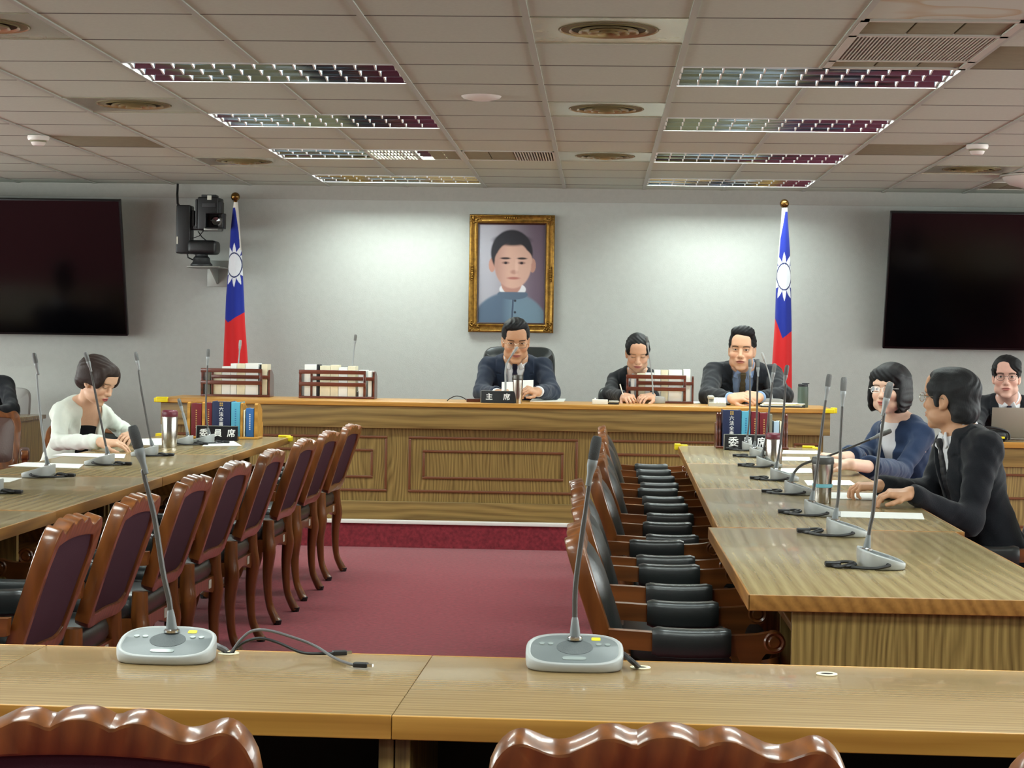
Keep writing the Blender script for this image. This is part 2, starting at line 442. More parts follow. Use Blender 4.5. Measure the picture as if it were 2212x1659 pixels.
names = {(0, 0): 'square ceiling plate with brass rings, nearest in the centre strip', (0, 4): 'square ceiling plate with brass rings, middle of the centre strip',
         (0, 8): 'square ceiling plate with brass rings beside the small vents', (-4, 0): 'round brass ceiling diffuser cut by the upper left corner',
         (-4, 4): 'round brass ceiling diffuser behind the first light on the left', (-4, 9): 'round brass ceiling diffuser between the two far left lights',
         (4, 9): 'round brass ceiling diffuser near the white smoke detector on the right'}
for k, j in DIFF:
    loc = (GX(k)+.3, GY(j)+.3, CEIL)
    if D0 is None: D0 = diffuser(); D0.location = loc; D0['label'] = names[(k, j)]
    else: dup(D0, loc, 0, names[(k, j)])
pn = {(-5, 7): 'plain olive ceiling panel by the left smoke detector', (3, 7): 'plain olive ceiling panel by the right smoke detector', (3, 1): 'plain olive ceiling panel beside the big grille'}
for k, j in PANEL:
    o = MB().rbox(-.296, .296, -.296, .296, .0, .012, .003).build('access_panel', 'old_panel'); o.location = (GX(k)+.3, GY(j)+.3, CEIL)
    tag(o, pn[(k, j)], 'ceiling panel', 'olive ceiling panels')
# the large return air grille
t = thing('air_grille', 'large slatted air conditioner grille in the ceiling at upper right', 'air grille', (GX(2)+.3, GY(1), CEIL))
m = MB(); hx, hy = .297, .597
for a in ((-hx, hx, -hy, -hy+.03), (-hx, hx, hy-.03, hy), (-hx, -hx+.03, -hy, hy), (hx-.03, hx, -hy, hy), (-hx, hx, -.27, -.235), (-hx, hx, .36, .39)): m.box(*a, -.006, .02)
m.build('frame', 'grille_grey', t, smooth=False)
MB().box(-hx, hx, -hy, hy, .12, .125).build('duct', 'dark_gap', t, smooth=False)
m = MB()
for i in range(38):
    x = -hx+.034+i*(2*hx-.068)/37; m.box(x-.003, x+.003, -.235, .36, -.003, .008)
m.build('slats', 'grille_grey', t, smooth=False)
MB().box(-hx+.03, -.002, -.235, .36, .0095, .0115).build('gap_shade', 'dark_gap', t, smooth=False)  # dark plate put in for the black shade between the left slats
m = MB()
for i in range(14): m.box(.0, hx-.03, -.235+i*.0425, -.235+i*.0425+.034, .012, .02)
m.box(.0, .012, -.235, .36, .012, .02)
m.build('filter_mesh', 'grille_grey', t, smooth=False)
for i in range(3):
    a = -hx+.035+i*.177
    for ya, yb in ((-hy+.035, -.275), (.395, hy-.035)): MB().rbox(a, a+.17, ya, yb, .0, .01, .003).build('cover_plate', 'old_panel', t)
# small vents
def vent(k, j, side, lab):
    t = thing('ceiling_vent', lab, 'ceiling vent', (GX(k)+.3, GY(j)+.3, CEIL), group='small slotted ceiling vents')
    m = MB(); h = .296
    for a in ((-h, h, -h, -h+.02), (-h, h, h-.02, h), (-h, -h+.02, -h, h), (h-.02, h, -h, h)): m.box(*a, -.004, .016)
    m.build('frame', 'grille_grey', t, smooth=False)
    MB().box(-h, h, -h, h, .1, .105).build('duct', 'dark_gap', t, smooth=False)
    m = MB(); a0, a1 = (-h+.02, .02) if side < 0 else (.04, h-.02)
    for i in range(15): x = a0+(a1-a0)*i/14; m.box(x-.004, x+.004, -h+.02, h-.02, -.003, .016)
    m.build('slats', 'grille_grey', t, smooth=False)
    b0, b1 = (.10, h-.02) if side < 0 else (-h+.02, .03)
    mid = (b0+b1)/2
    for xa, xb in ((b0, mid-.002), (mid+.002, b1)): MB().rbox(xa, xb, -h+.02, h-.02, .0, .01, .003).build('cover_plate', 'old_panel', t)
vent(-2, 8, -1, 'slotted ceiling vent touching the third light on the left')
vent(-1, 8, 1, 'slotted ceiling vent beside a brass diffuser in the middle')
vent(5, 11, 1, 'slotted ceiling vent cut by the right edge, above the right screen')
p = atz(1040, 208, CEIL)
tag(MB().lathe([(.0, -.022), (.05, -.019), (.088, -.009), (.097, 0), (.0, .002)], 40, (0, 0, 0)).build('ceiling_speaker', 'plastic_white', loc=p), 'shallow round white ceiling dome in the middle of the ceiling', 'ceiling speaker')
for (x, y), lab in (((83, 294), 'white smoke detector under the ceiling at far left'), ((2111, 313), 'white smoke detector under the ceiling at far right')):
    t = thing('smoke_detector', lab, 'smoke detector', atz(x, y, CEIL-.006), group='smoke detectors')
    MB().lathe([(.0, 0), (.062, 0), (.064, -.012), (.058, -.026), (.0, -.027)], 28).build('base', 'plastic_white', t)
    MB().lathe([(.046, -.026), (.046, -.036), (.0, -.036)], 28).build('grille_ring', 'old_panel', t)
    MB().lathe([(.044, -.035), (.038, -.05), (.03, -.056), (.0, -.057)], 28).build('sensing_head', 'plastic_white', t)
p = at(2240, 395, 12.9)
t = thing('ceiling_dome', 'flat pale dome under the ceiling at the right edge, above the screen', 'ceiling fixture', (p.x, p.y, CEIL-.005))
MB().lathe([(.0, -.085), (.10, -.08), (.18, -.06), (.22, -.03), (.23, 0), (.0, 0)], 40).build('cover', 'plastic_white', t)
MB().lathe([(.232, -.012), (.245, -.01), (.245, 0), (.232, 0)], 40).build('rim', 'grille_grey', t)

# glowing windows added on both side walls, unseen, to brighten ceiling and walls
def window(n, x, y0, y1, z0, z1):
    s = 1 if x < 0 else -1
    f = MB()
    for a in ((y0-.06, y1+.06, z0-.06, z0), (y0-.06, y1+.06, z1, z1+.06), (y0-.06, y0, z0, z1), (y1, y1+.06, z0, z1)): f.box(min(x, x+s*.05), max(x, x+s*.05), *a)
    q = int((y1-y0)/1.2)
    for i in range(1, q):
        yy = y0+(y1-y0)*i/q; f.box(min(x, x+s*.04), max(x, x+s*.04), yy-.025, yy+.025, z0, z1)
    o = struct(f.build(f'window_{n}', 'window_white', smooth=False))
    p = MB().box(min(x+s*.004, x+s*.010), max(x+s*.004, x+s*.010), y0, y1, z0, z1).build('fill_pane', 'fill_glow', o, smooth=False)
window(1, X0, 1.0, 13.0, .95, 2.25)
window(2, X1, 1.0, 13.0, .95, 2.25)
# ---------------------------------------------------------------- the presiding counter
t = thing('presiding_counter', 'long wood veneer counter on the low red platform', 'counter', (-.66, 12.3, .166))
def L(x0, x1, y0, y1, z0, z1): return (x0+.66, x1+.66, y0-12.3, y1-12.3, z0-.166, z1-.166)
MB().rbox(*L(-2.80, 1.47, 11.925, 12.66, .89, .918), .004).build('worktop', 'edge_gold', t)
MB().rbox(*L(-2.78, 1.45, 11.945, 12.02, .75, .889), .003).build('fascia', 'veneer_fascia', t)
for sx in (-2.78, 1.40): MB().box(*L(sx, sx+.05, 12.021, 12.6, .75, .889)).build('fascia_return', 'veneer_fascia', t, smooth=False)
MB().box(*L(-2.74, 1.415, 12.0, 12.03, .167, .889)).build('front_panel', 'veneer_z', t, smooth=False)
for sx in (-2.74, 1.385): MB().box(*L(sx, sx+.03, 12.031, 12.6, .167, .889)).build('side_panel', 'veneer_z', t, smooth=False)
MB().rbox(*L(-2.745, 1.42, 11.975, 11.999, .167, .285), .004).build('base_board', 'veneer_fascia', t)
def frame_bead(x0, x1, z0, z1, y, w_=.016):
    m = MB()
    for a in ((x0, x1, z0, z0+w_), (x0, x1, z1-w_, z1), (x0, x0+w_, z0+w_, z1-w_), (x1-w_, x1, z0+w_, z1-w_)):
        m.rbox(*L(a[0], a[1], y-.012, y, a[2], a[3]), .005)
    return m
for xa in (-2.41, -1.20, .018):
    frame_bead(xa, xa+1.075, .345, .70, 12.0).build('moulding', 'moulding', t)
    frame_bead(xa+.09, xa+.985, .43, .615, 12.0).build('moulding', 'moulding', t)
frame_bead(1.23, 1.40, .345, .70, 12.0).build('moulding', 'moulding', t)
frame_bead(-2.73, -2.55, .345, .70, 12.0).build('moulding', 'moulding', t)

def guard(p, rz, lab, s=1.0):
    """yellow foam bumper wrapped around a table corner"""
    o = MB(); o.rbox(-.004, .07*s, -.02, .012, -.022, .006, .005); o.rbox(-.02, .012, -.004, .06*s, -.022, .006, .005)
    o.rbox(-.004, .07*s, -.02, .014, .002, .012, .004)
    b = o.build('corner_guard', 'yellow_foam'); b.location = p; b.rotation_euler = (0, 0, rz)
    tag(b, lab, 'corner guard', 'yellow corner guards')
guard((-2.80, 11.93, .914), 0, 'yellow corner guard on the left end of the long counter')
guard((1.47, 11.93, .914), PI/2, 'yellow corner guard on the right end of the long counter')

# ---------------------------------------------------------------- the desks of the horseshoe
def desk(name, lab, cx, yc, w_, ln, rz, top='veneer_y', edge='edge_gold_y', group='desk sections of the horseshoe', flip=1, near=False, ends=(1, 1)):
    """one desk section, long side along y; flip=1 puts the open shelf on the -x side"""
    t = thing(name, lab, 'desk', (cx, yc, 0), rz, group)
    hx, hy = w_/2, ln/2
    MB().rbox(-hx+.004, hx-.004, -hy+.003, hy-.003, .718, .75, .002).build('worktop', top, t)
    e = MB()
    e.rbox(-hx, -hx+.005, -hy, hy, .7145, .7505, .002); e.rbox(hx-.005, hx, -hy, hy, .7145, .7505, .002)
    for k, s in enumerate((-1, 1)):
        if ends[k]: e.rbox(-hx, hx, s*hy-(.005 if s > 0 else 0), s*hy+(.005 if s < 0 else 0), .7145, .7505, .002)
    e.build('edging', edge, t)
    for k, s in enumerate((-1, 1)):
        a, b_ = (-hx+.22, hx-.22) if not (near and k == 0) else (-hx+.10, hx-.13)
        MB().box(a, b_, s*(hy-.03)-.012, s*(hy-.03)+.012, .0, .716).build('end_panel', 'veneer_z', t, smooth=False)
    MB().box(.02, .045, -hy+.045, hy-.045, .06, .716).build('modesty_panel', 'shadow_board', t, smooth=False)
    sx = (-hx+.16, .018) if flip > 0 else (.047, hx-.16)
    MB().rbox(sx[0], sx[1], -hy+.045, hy-.045, .575, .597, .005).build('under_shelf', 'edge_gold_y', t)
    for y in (-hy*.33, hy*.33): MB().box(min(sx)+.03, max(sx), y-.009, y+.009, .598, .716).build('divider', 'edge_gold_y', t, smooth=False)
    return t
# right arm: three sections in a line, and the near one a little to the left
def arm(pts, lw, names, flip):
    for (a, b_), (nm, lab) in zip(pts, names):
        a = Vector(a); b_ = Vector(b_); d = b_-a; ln = d.length; ang = math.atan2(d.y, d.x)-PI/2
        c = (a+b_)/2+Vector((math.cos(ang), math.sin(ang)))*lw/2
        desk(nm, lab, c.x, c.y, lw, ln, ang, flip=flip, near='nearest' in lab)
RX = lambda y: .439-(10.385-y)*.0158                                 # the inner edge of the right arm
arm([((RX(8.905), 8.905), (RX(10.47), 10.47)), ((RX(7.355), 7.355), (RX(8.9), 8.9)), ((RX(5.79), 5.79), (RX(7.35), 7.35)), ((.3385, 4.217), (.3385, 5.775))], .745,
    [('conference_desk', 'farthest desk section on the right, carrying the navy law book row'), ('conference_desk', 'right desk section in front of the woman in navy'),
     ('conference_desk', 'right desk section in front of the man in black'), ('conference_desk', 'nearest desk section on the right, its veneer end panel in view')], 1)
LX = lambda y: -1.735+(10.53-y)*.0075
arm([((LX(8.905)-.73, 8.905), (LX(10.62)-.73, 10.62)), ((LX(7.395)-.73, 7.395), (LX(8.9)-.73, 8.9)), ((LX(5.885)-.73, 5.885), (LX(7.39)-.73, 7.39)), ((-2.425, 4.3), (-2.425, 5.88))], .73,
    [('conference_desk', 'farthest desk section on the left, carrying the tall steel cup'), ('conference_desk', 'left desk section in front of the woman in the cream jacket'),
     ('conference_desk', 'left desk section with two wedge microphones, before the nearest one'), ('conference_desk', 'nearest desk section on the left, cut by the picture edge')], -1)
guard(Vector((RX(10.47), 10.47, .75)), -PI/2, 'yellow corner guard on the right desk row, inner far corner', .9)
guard(Vector((1.184, 10.46, .75)), PI, 'yellow corner guard on the right desk row, outer far corner', .9)
guard(Vector((LX(10.62), 10.62, .75)), PI, 'yellow corner guard on the left desk row, inner far corner', .9)
guard(Vector((LX(10.62)-.73, 10.62, .75)), -PI/2, 'yellow corner guard on the left desk row, outer far corner', .9)
# the cross desks at the near end
ca = -.0225
def cross(x0, x1, lab):
    cx = (x0+x1)/2; yc = 3.035+ca*(cx+.14)
    t = thing('cross_desk', lab, 'desk', (cx, yc, 0), ca, 'cross desks at the near end')
    hx, hy = (x1-x0)/2, .272
    MB().rbox(-hx+.0003, hx-.0003, -hy+.004, hy-.004, .718, .75, .0006).build('worktop', 'veneer_desk', t)
    for s in (-1, 1): MB().rbox(-hx, hx, min(s*hy, s*(hy-.005)), max(s*hy, s*(hy-.005)), .7145, .7505, .002).build('edging', 'edge_gold', t)
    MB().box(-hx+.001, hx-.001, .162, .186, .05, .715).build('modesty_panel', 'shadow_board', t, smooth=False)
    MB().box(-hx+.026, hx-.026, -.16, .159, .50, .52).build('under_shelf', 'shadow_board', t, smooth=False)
    for s in (-1, 1):
        MB().rbox(s*(hx-.012)-.0115, s*(hx-.012)+.0115, -.235, .16, .0, .716, .003).build('end_panel', 'veneer_z', t)
    return t
cross(-1.78, -.9805, 'cross desk at the left picture edge, behind the nearest chairs')
cross(-.98, -.2905, 'cross desk holding the left near microphone and its loose cables')
cd = cross(-.290, 1.30, 'cross desk holding the right near microphone and the open cable hole')
for (x, y), lab in (((1383, 1442), 'small cable hole beside the right near microphone'), ((1786, 1456), 'open cable hole with a torn pale rim in the near desk')):
    p = atz(x, y, .7505)
    g = thing('cable_grommet', lab, 'cable hole', p, group='cable holes in the near desk')
    MB().lathe([(.0, .0003), (.0115, .0004), (.0, .0006)], 20).build('opening', 'dark_gap', g)
    MB().lathe([(.0105, 0), (.013, .0018), (.0175, .0012), (.018, 0)], 24).build('rim', 'paper_cream', g)
for q, (a, b_) in enumerate((((2110, 945), (2240, 948)),)):
    pass
# clerk desks at both sides
def side_desk(x0, x1, y0, lab):
    t = thing('side_desk', lab, 'desk', ((x0+x1)/2, y0+.3, 0)); hx = (x1-x0)/2
    MB().rbox(-hx, hx, -.30, .30, .722, .75, .004).build('worktop', 'veneer_x', t)
    MB().rbox(-hx-.001, hx+.001, -.306, -.299, .716, .751, .002).build('edging', 'edge_gold', t)
    MB().rbox(-hx+.01, hx-.01, -.285, -.26, .60, .716, .003).build('fascia', 'veneer_fascia', t)
    MB().box(-hx+.03, hx-.03, -.27, -.25, .0, .60).build('front_panel', 'veneer_z', t, smooth=False)
    for s in (-1, 1): MB().box(s*(hx-.03)-.012, s*(hx-.03)+.012, -.249, .28, .0, .72).build('side_panel', 'veneer_z', t, smooth=False)
    for za, zb in ((.09, .25), (.27, .42), (.52, .56)):
        MB().rbox(-hx+.05, hx-.05, -.281, -.27, zb-.014, zb, .003).build('moulding', 'moulding', t)
    return t
side_desk(2.3, 3.7, 11.5, 'veneer desk at the right edge carrying the open laptop')
side_desk(-5.2, -3.87, 12.55, 'veneer desk at the left edge behind the brown leather chair')

# ---------------------------------------------------------------- carved chairs
def crest(x):
    a = abs(x)/.222
    kn = [(0, 0), (.06, -.001), (.12, -.005), (.165, -.011), (.18, -.0128), (.195, -.011), (.25, -.005), (.31, -.003), (.37, -.005), (.45, -.014), (.53, -.023), (.59, -.026), (.65, -.024), (.72, -.017), (.78, -.0115), (.82, -.0115), (.87, -.017), (.92, -.028), (.96, -.045), (.99, -.07), (1.0, -.10)]
    return .84+float(np.interp(a, [k[0] for k in kn], [k[1] for k in kn]))
def back_pt(x, z, d):
    """x along the back, z height, d depth along the normal (positive = towards the sitter)"""
    y = -.222-(z-.44)*.33+.012*math.cos(PI*x/.5); return (x, y+d, z+d*.31)
def ring_mesh(outer, inner, d0, d1, r=.008):
    """closed frame between two outlines with rounded edges, leaning like the back"""
    n = len(outer); vs = []; fs = []
    prof = []
    for k in range(4): t = PI/2*k/3; prof.append((r*(1-math.sin(t)), d0+r*(1-math.cos(t))))         # back outer edge: from back face to side
    pr = [(0+q, 0, w_) for q, w_ in prof]
    sec = [('o', r, d0), ('o', r*.3, d0+r*.3), ('o', 0, d0+r), ('o', 0, d1-r), ('o', r*.3, d1-r*.3), ('o', r, d1), ('i', r, d1), ('i', r*.3, d1-r*.3), ('i', 0, d1-r), ('i', 0, d0+r), ('i', r*.3, d0+r*.3), ('i', r, d0)]
    m = len(sec)
    for i in range(n):
        O = Vector(outer[i]); I = Vector(inner[i]); D = (I-O); D = D.normalized() if D.length > 1e-6 else Vector((0, 0))
        for w_, off, d in sec:
            p = O+D*off if w_ == 'o' else I-D*off
            vs.append(back_pt(p.x, p.y, d))
    for i in range(n):
        j = (i+1) % n
        for k in range(m): fs.append((i*m+k, j*m+k, j*m+(k+1) % m, i*m+(k+1) % m))
    return MB().add(vs, fs)
def chair_outlines():
    o = []; i_ = []
    for k in range(61):                                             # crest, left to right
        x = -.222+.444*k/60; o.append((x, crest(x)))
        xi = -.180+.36*k/60; a = abs(xi)/.180
        i_.append((xi, .790-.012*a**2-.05*max(0, (a-.86)/.14)**2))
    for k in range(1, 20):                                          # right post down
        z = .74-.248*k/20; o.append((.222-.022*(k/20)**1.5, z)); i_.append((.180-.012*k/20, .722-(.722-.534)*k/20))
    for k in range(25):                                             # lower rail, right to left
        t = k/24; x = .200-.4*t; a = abs(x)/.2; o.append((x, .462+.030*a**6+.010*(1-a*a))); xi = .168-.336*t; b = abs(xi)/.168; i_.append((xi, .508+.026*b**8+.006*(1-b*b)))
    for k in range(19, 0, -1):
        z = .74-.248*k/20; o.append((-.222+.022*(k/20)**1.5, z)); i_.append((-.180+.012*k/20, .722-(.722-.534)*k/20))
    return o, i_
def panel_mesh(inner, d, puff, grow=0.0):
    """cushion filling an outline, domed towards +puff"""
    n = len(inner); c = Vector((0, .63)); vs = []; fs = []; rings = 6
    for r_ in range(rings):
        s = 1-r_/rings
        for p in inner:
            q = c+(Vector(p)-c)*(s*(1+grow)); vs.append(back_pt(q.x, q.y, d+puff*(1-s**4)))
    vs.append(back_pt(0, .63, d+puff))
    for r_ in range(rings-1):
        for k in range(n): fs.append((r_*n+k, r_*n+(k+1) % n, (r_+1)*n+(k+1) % n, (r_+1)*n+k))
    o = (rings-1)*n
    for k in range(n): fs.append((o+k, o+(k+1) % n, rings*n))
    return MB().add(vs, fs)
def spl(P, k=5):
    P = [Vector(p) for p in P]; out = []
    for i in range(len(P)-1):
        a = P[max(i-1, 0)]; b = P[i]; c = P[i+1]; d = P[min(i+2, len(P)-1)]
        for q in range(k): t = q/k; out.append(.5*((2*b)+(c-a)*t+(2*a-5*b+4*c-d)*t*t+(3*b-a-3*c+d)*t**3))
    return out+[P[-1]]
def cabriole(path, rad):
    P = [Vector(p) for p in path]; pts = []; rr = []
    for i in range(len(P)-1):
        for k in range(5):
            t = k/5; a = P[max(i-1, 0)]; b_ = P[i]; c = P[i+1]; d = P[min(i+2, len(P)-1)]
            pts.append(.5*((2*b_)+(c-a)*t+(2*a-5*b_+4*c-d)*t*t+(3*b_-a-3*c+d)*t**3)); rr.append(rad[i]+(rad[i+1]-rad[i])*t)
    pts.append(P[-1]); rr.append(rad[-1])
    return pts, rr
def make_chair(lab, group, front='black_leather', rear='burgundy_cloth'):
    t = thing('carved_chair', lab, 'chair', group=group)
    o, i_ = chair_outlines()
    fr = ring_mesh(o, i_, -.020, .021, .0055).build('back_frame', 'chair_wood', t, angle=24)
    panel_mesh(i_, -.012, -.004, .02).build('back_panel', rear, t)
    panel_mesh(i_, .016, .022, .02).build('back_cushion', front, t)
    # seat
    vs = []; fs = []; nu, nr = 48, 7
    for r_ in range(nr):
        a = r_/(nr-1)
        for k in range(nu):
            th = 2*PI*k/nu; c, s = math.cos(th), math.sin(th); e = .32
            x = abs(c)**e*(1 if c > 0 else -1)*.5; y = abs(s)**e*(1 if s > 0 else -1)*.5
            g = [.96, 1.0, 1.0, .97, .9, .6, .0][r_]; z = [.0, .018, .04, .062, .075, .082, .084][r_]
            wd = .46*(1+.08*y); vs.append((x*wd*g, (y*.45+.005)*g, .385+z))
    for r_ in range(nr-1):
        for k in range(nu): fs.append((r_*nu+k, r_*nu+(k+1) % nu, (r_+1)*nu+(k+1) % nu, (r_+1)*nu+k))
    fs.append(tuple(range(nu-1, -1, -1)))
    MB().add(vs, fs).build('seat', front, t, angle=60)
    ap = MB()
    def scallop(x0, x1, n=14):
        top = [(x0, .386), (x1, .386)]; low = [(x1-(x1-x0)*k/n, .335-.014*math.cos(2*PI*k/n)+.012*(1 if k in (0, n) else 0)) for k in range(n+1)]
        return top+low
    ap.prism(scallop(-.19, .19), -.222, -.200, 'xz'); ap.prism(scallop(-.20, .20), .205, .227, 'xz')
    for s in (-1, 1): ap.prism([(y, z) for y, z in scallop(-.2, .2)], s*.212-.011, s*.212+.011, 'yz')
    ap.build('seat_rail', 'chair_wood', t)
    MB().box(.09, .13, -.2235, -.2225, .345, .378).build('sticker', 'sticker', t, smooth=False)
    for s in (-1, 1):
        pts, rr = cabriole([(s*.206, -.215, .475), (s*.208, -.214, .40), (s*.214, -.222, .33), (s*.212, -.214, .22), (s*.207, -.222, .10), (s*.210, -.248, .035), (s*.213, -.262, .012)], [.026, .030, .030, .022, .017, .020, .021])
        l = MB().tube(pts, rr, 8).build('leg', 'chair_wood', t, angle=70)
        MB().lathe([(.0, 0), (.017, .0), (.0215, .02), (.0, .026)], 8, (s*.213, -.262, 0)).build('foot', 'foot_black', l)
        pts, rr = cabriole([(s*.212, .215, .40), (s*.222, .228, .33), (s*.218, .222, .22), (s*.209, .216, .10), (s*.213, .232, .035), (s*.216, .243, .012)], [.032, .034, .024, .018, .021, .022])
        l = MB().tube(pts, rr, 8).build('leg', 'chair_wood', t, angle=70)
        MB().lathe([(.0, 0), (.018, .0), (.022, .02), (.0, .026)], 8, (s*.216, .243, 0)).build('foot', 'foot_black', l)
    for s in (-1, 1):
        a = MB(); xc = s*.243
        # bar from the back post to the scroll
        cr_ = lambda P_: [(v.x, v.y) for v in spl([(p[0], p[1], 0) for p in P_])]
        top = cr_([(-.252, .610), (-.20, .608), (-.12, .604), (-.02, .601), (.06, .602), (.11, .606), (.145, .612), (.168, .603), (.175, .585), (.165, .566), (.148, .560)])
        bot = cr_([(.128, .560), (.118, .545), (.108, .50), (.113, .45), (.125, .405)])+cr_([(.098, .405), (.082, .46), (.074, .515), (.060, .552)])+cr_([(.03, .557), (-.02, .558), (-.12, .559), (-.20, .563), (-.248, .566)])
        a.prism([(y, z) for y, z in top+bot], xc-.016, xc+.016, 'yz')
        ob = a.build('armrest', 'chair_wood_y', t, angle=40)
        MB().lathe([(.0, .019), (.012, .0195), (.016, .016), (.022, .0195), (.026, .016), (.026, -.016), (.022, -.0195), (.016, -.016), (.012, -.0195), (.0, -.019)], 20, (xc, .148, .588), axis=0).build('scroll', 'chair_wood_y', ob)
        p = MB(); vs = []; fs = []; secs = 14; q = 16
        for i in range(secs):
            tt = i/(secs-1); y = -.146+.19*tt; sag = -.004*math.sin(PI*tt); e_ = .88 if i in (0, secs-1) else (1.03 if i in (1, secs-2) else 1.0)
            for k in range(q):
                th = 2*PI*k/q; c, s_ = math.cos(th), math.sin(th); f = .55
                vs.append((xc+abs(c)**f*(1 if c > 0 else -1)*.030*e_, y, .582+sag+abs(s_)**f*(1 if s_ > 0 else -1)*.036*e_))
        for i in range(secs-1):
            for k in range(q): fs.append((i*q+k, i*q+(k+1) % q, (i+1)*q+(k+1) % q, (i+1)*q+k))
        fs += [tuple(range(q-1, -1, -1)), tuple((secs-1)*q+k for k in range(q))]
        p.add(vs, fs).build('arm_pad', front, ob, angle=60)
    return t
G1 = 'carved chairs along the left desk row'; G2 = 'carved chairs along the right desk row'; G3 = 'carved chairs at the cross desk'
C0 = make_chair('', G1)
used = []
def chair(x, y, rz, lab, grp):
    if not used: C0.location = (x, y, 0); C0.rotation_euler = (0, 0, rz); C0['label'] = lab; C0['group'] = grp; used.append(1); return C0
    return dup(C0, (x, y, 0), rz, lab, grp)
NTH = ['nearest', 'second nearest', 'third nearest', 'fourth nearest', 'fourth farthest', 'third farthest', 'second farthest', 'farthest']
for i, (y, dx, a) in enumerate([(4.81, .02, .03), (5.50, .015, .02), (6.30, .01, .02), (7.08, 0, .0), (7.88, .0, .02), (8.80, -.003, .0), (9.60, -.004, -.01), (10.42, .004, -.02)]):
    chair(-1.70+dx, y, PI/2+a-.035, f'burgundy backed wooden chair, {NTH[i]} in the row along the left desks', G1)
for i, (y, x, a) in enumerate([(4.845, .285, 0), (5.70, .285, .02), (6.44, .27, .03), (7.12, .325, .0), (8.0, .35, .0), (8.86, .345, .02), (9.72, .36, .0), (10.72, .36, .0)]):
    chair(x, y, -PI/2+a, f'wooden chair with black arm pads, {NTH[i]} in the row along the right desks', G2)
chair(at(180, 1530, 2.30).x, 2.64, 0, 'carved wooden chair nearest the lens at the lower left', G3)
chair(.090, 2.62, 0, 'carved wooden chair nearest the lens, right of the lower middle', G3)
chair(.70, 2.58, 0, 'carved wooden chair of which only an edge shows in the lower right corner', G3)
G4 = 'carved chairs on the outer side of the desks'
chair(1.275, 9.45, PI/2+.04, 'carved wooden chair under the woman in navy', G4)
chair(1.33, 6.95, PI/2, 'carved wooden chair under the man in black with glasses', G4)
chair(-2.66, 9.60, PI+.12, 'carved wooden chair under the woman in the cream jacket', G4)
C1 = make_chair('carved chair with brown leather back, behind the left desks at the picture edge', G4, 'brown_leather')
C1.location = (-3.70, 11.27, 0); C1.rotation_euler = (0, 0, -PI+.3)
# ---------------------------------------------------------------- screens on the back wall
def screen(xa, xb, ztop, zbot, lab):
    """xa..xb along the wall; leans forward, the upper edge nearer to the room"""
    yt, yb = 14.02, 14.30; h = math.hypot(yb-yt, ztop-zbot); tilt = math.atan2(yb-yt, ztop-zbot); wd = xb-xa
    t = thing('wall_screen', lab, 'television', ((xa+xb)/2, (yt+yb)/2, (ztop+zbot)/2), group='black screens on the back wall')
    t.rotation_euler = (tilt, 0, 0)
    MB().rbox(-wd/2, wd/2, .0, .045, -h/2, h/2, .006).build('cabinet', 'tv_black', t)
    MB().box(-wd/2+.012, wd/2-.012, -.0015, -.0002, -h/2+.018, h/2-.012).build('panel', 'tv_screen', t, smooth=False)
    MB().rbox(-wd/2+.3, wd/2-.3, .046, .085, -.36, .36, .01).build('back_box', 'tv_black', t)
    for s in (-1, 1):
        M_ = Matrix.Rotation(-tilt, 4, 'X')
        b = MB(); b.tube([(s*.25, .08, .2), M_ @ Vector((s*.25, 14.449-(yt+yb)/2, .22))], .018, 8); b.tube([(s*.25, .08, -.25), M_ @ Vector((s*.25, 14.449-(yt+yb)/2, -.30))], .018, 8)
        b.build('wall_arm', 'tv_black', t)
a = at(258, 432, 14.02); b = at(277, 726, 14.30)
screen(a.x-1.86, (a.x+b.x)/2, a.z, b.z, 'large black screen on the back wall left of the robotic camera')
a = at(1925, 457, 14.02); b = at(1906, 753, 14.30)
screen((a.x+b.x)/2, a.x+1.86, a.z, b.z, 'large black screen on the back wall right of the right flag')

# ---------------------------------------------------------------- robotic camera on its bracket
YC = 14.17
t = thing('robotic_camera', 'black robotic camera on a steel wall bracket beside the left flag', 'camera', at(430, 590, YC))
o0 = t.location.copy()
def W(x, y, dy=0): p = at(x, y, YC+dy)-o0; return p
def pb(x0, x1, y0, y1, d0, d1, r=.008):
    a = W(x0, y1); b = W(x1, y0); return MB().rbox(a.x, b.x, d0, d1, a.z, b.z, r)
m = pb(432, 486, 560, 617, .262, .268, .002); v = MB(); a = W(408, 578); b = W(478, 570)
m.rbox(a.x, b.x, -.08, .265, a.z, a.z+.012, .003); c = W(455, 580)
m.prism([(-.02, c.z), (.262, c.z), (.262, c.z-.11)], c.x-.005, c.x+.005, 'yz'); m.build('bracket', 'steel_bracket', t)
c = W(434, 574.5); MB().lathe([(.0, 0), (.082, 0), (.082, .012), (.066, .03), (.062, .06), (.048, .075), (.045, .10), (.0, .10)], 28, (c.x, .02, c.z)).build('pan_base', 'device_dark', t)
pb(408, 471, 520, 549, -.08, .11, .03).build('pan_drum', 'device_black', t)
pb(383, 415, 444, 548, -.06, .08, .012).build('arm_housing', 'device_black', t)
m = pb(413, 422, 455, 497, -.03, .05, .008); a = W(415, 497); b = W(446, 486); m.rbox(a.x, b.x, -.03, .05, a.z, b.z, .008); m.build('tilt_yoke', 'device_black', t)
cam_b = pb(430, 476, 427, 498, -.07, .13, .012).build('camera_body', 'device_black', t)
pb(436, 468, 421, 428, -.02, .08, .004).build('top_plate', 'device_dark', cam_b)
pb(424, 431, 431, 492, -.05, .10, .008).build('side_pack', 'device_dark', cam_b)
pb(441, 470, 440, 449, -.078, -.069, .002).build('front_panel', 'device_dark', cam_b)
pb(452, 461, 424, 433, -.076, -.068, .001).build('sticker', 'sticker', cam_b)
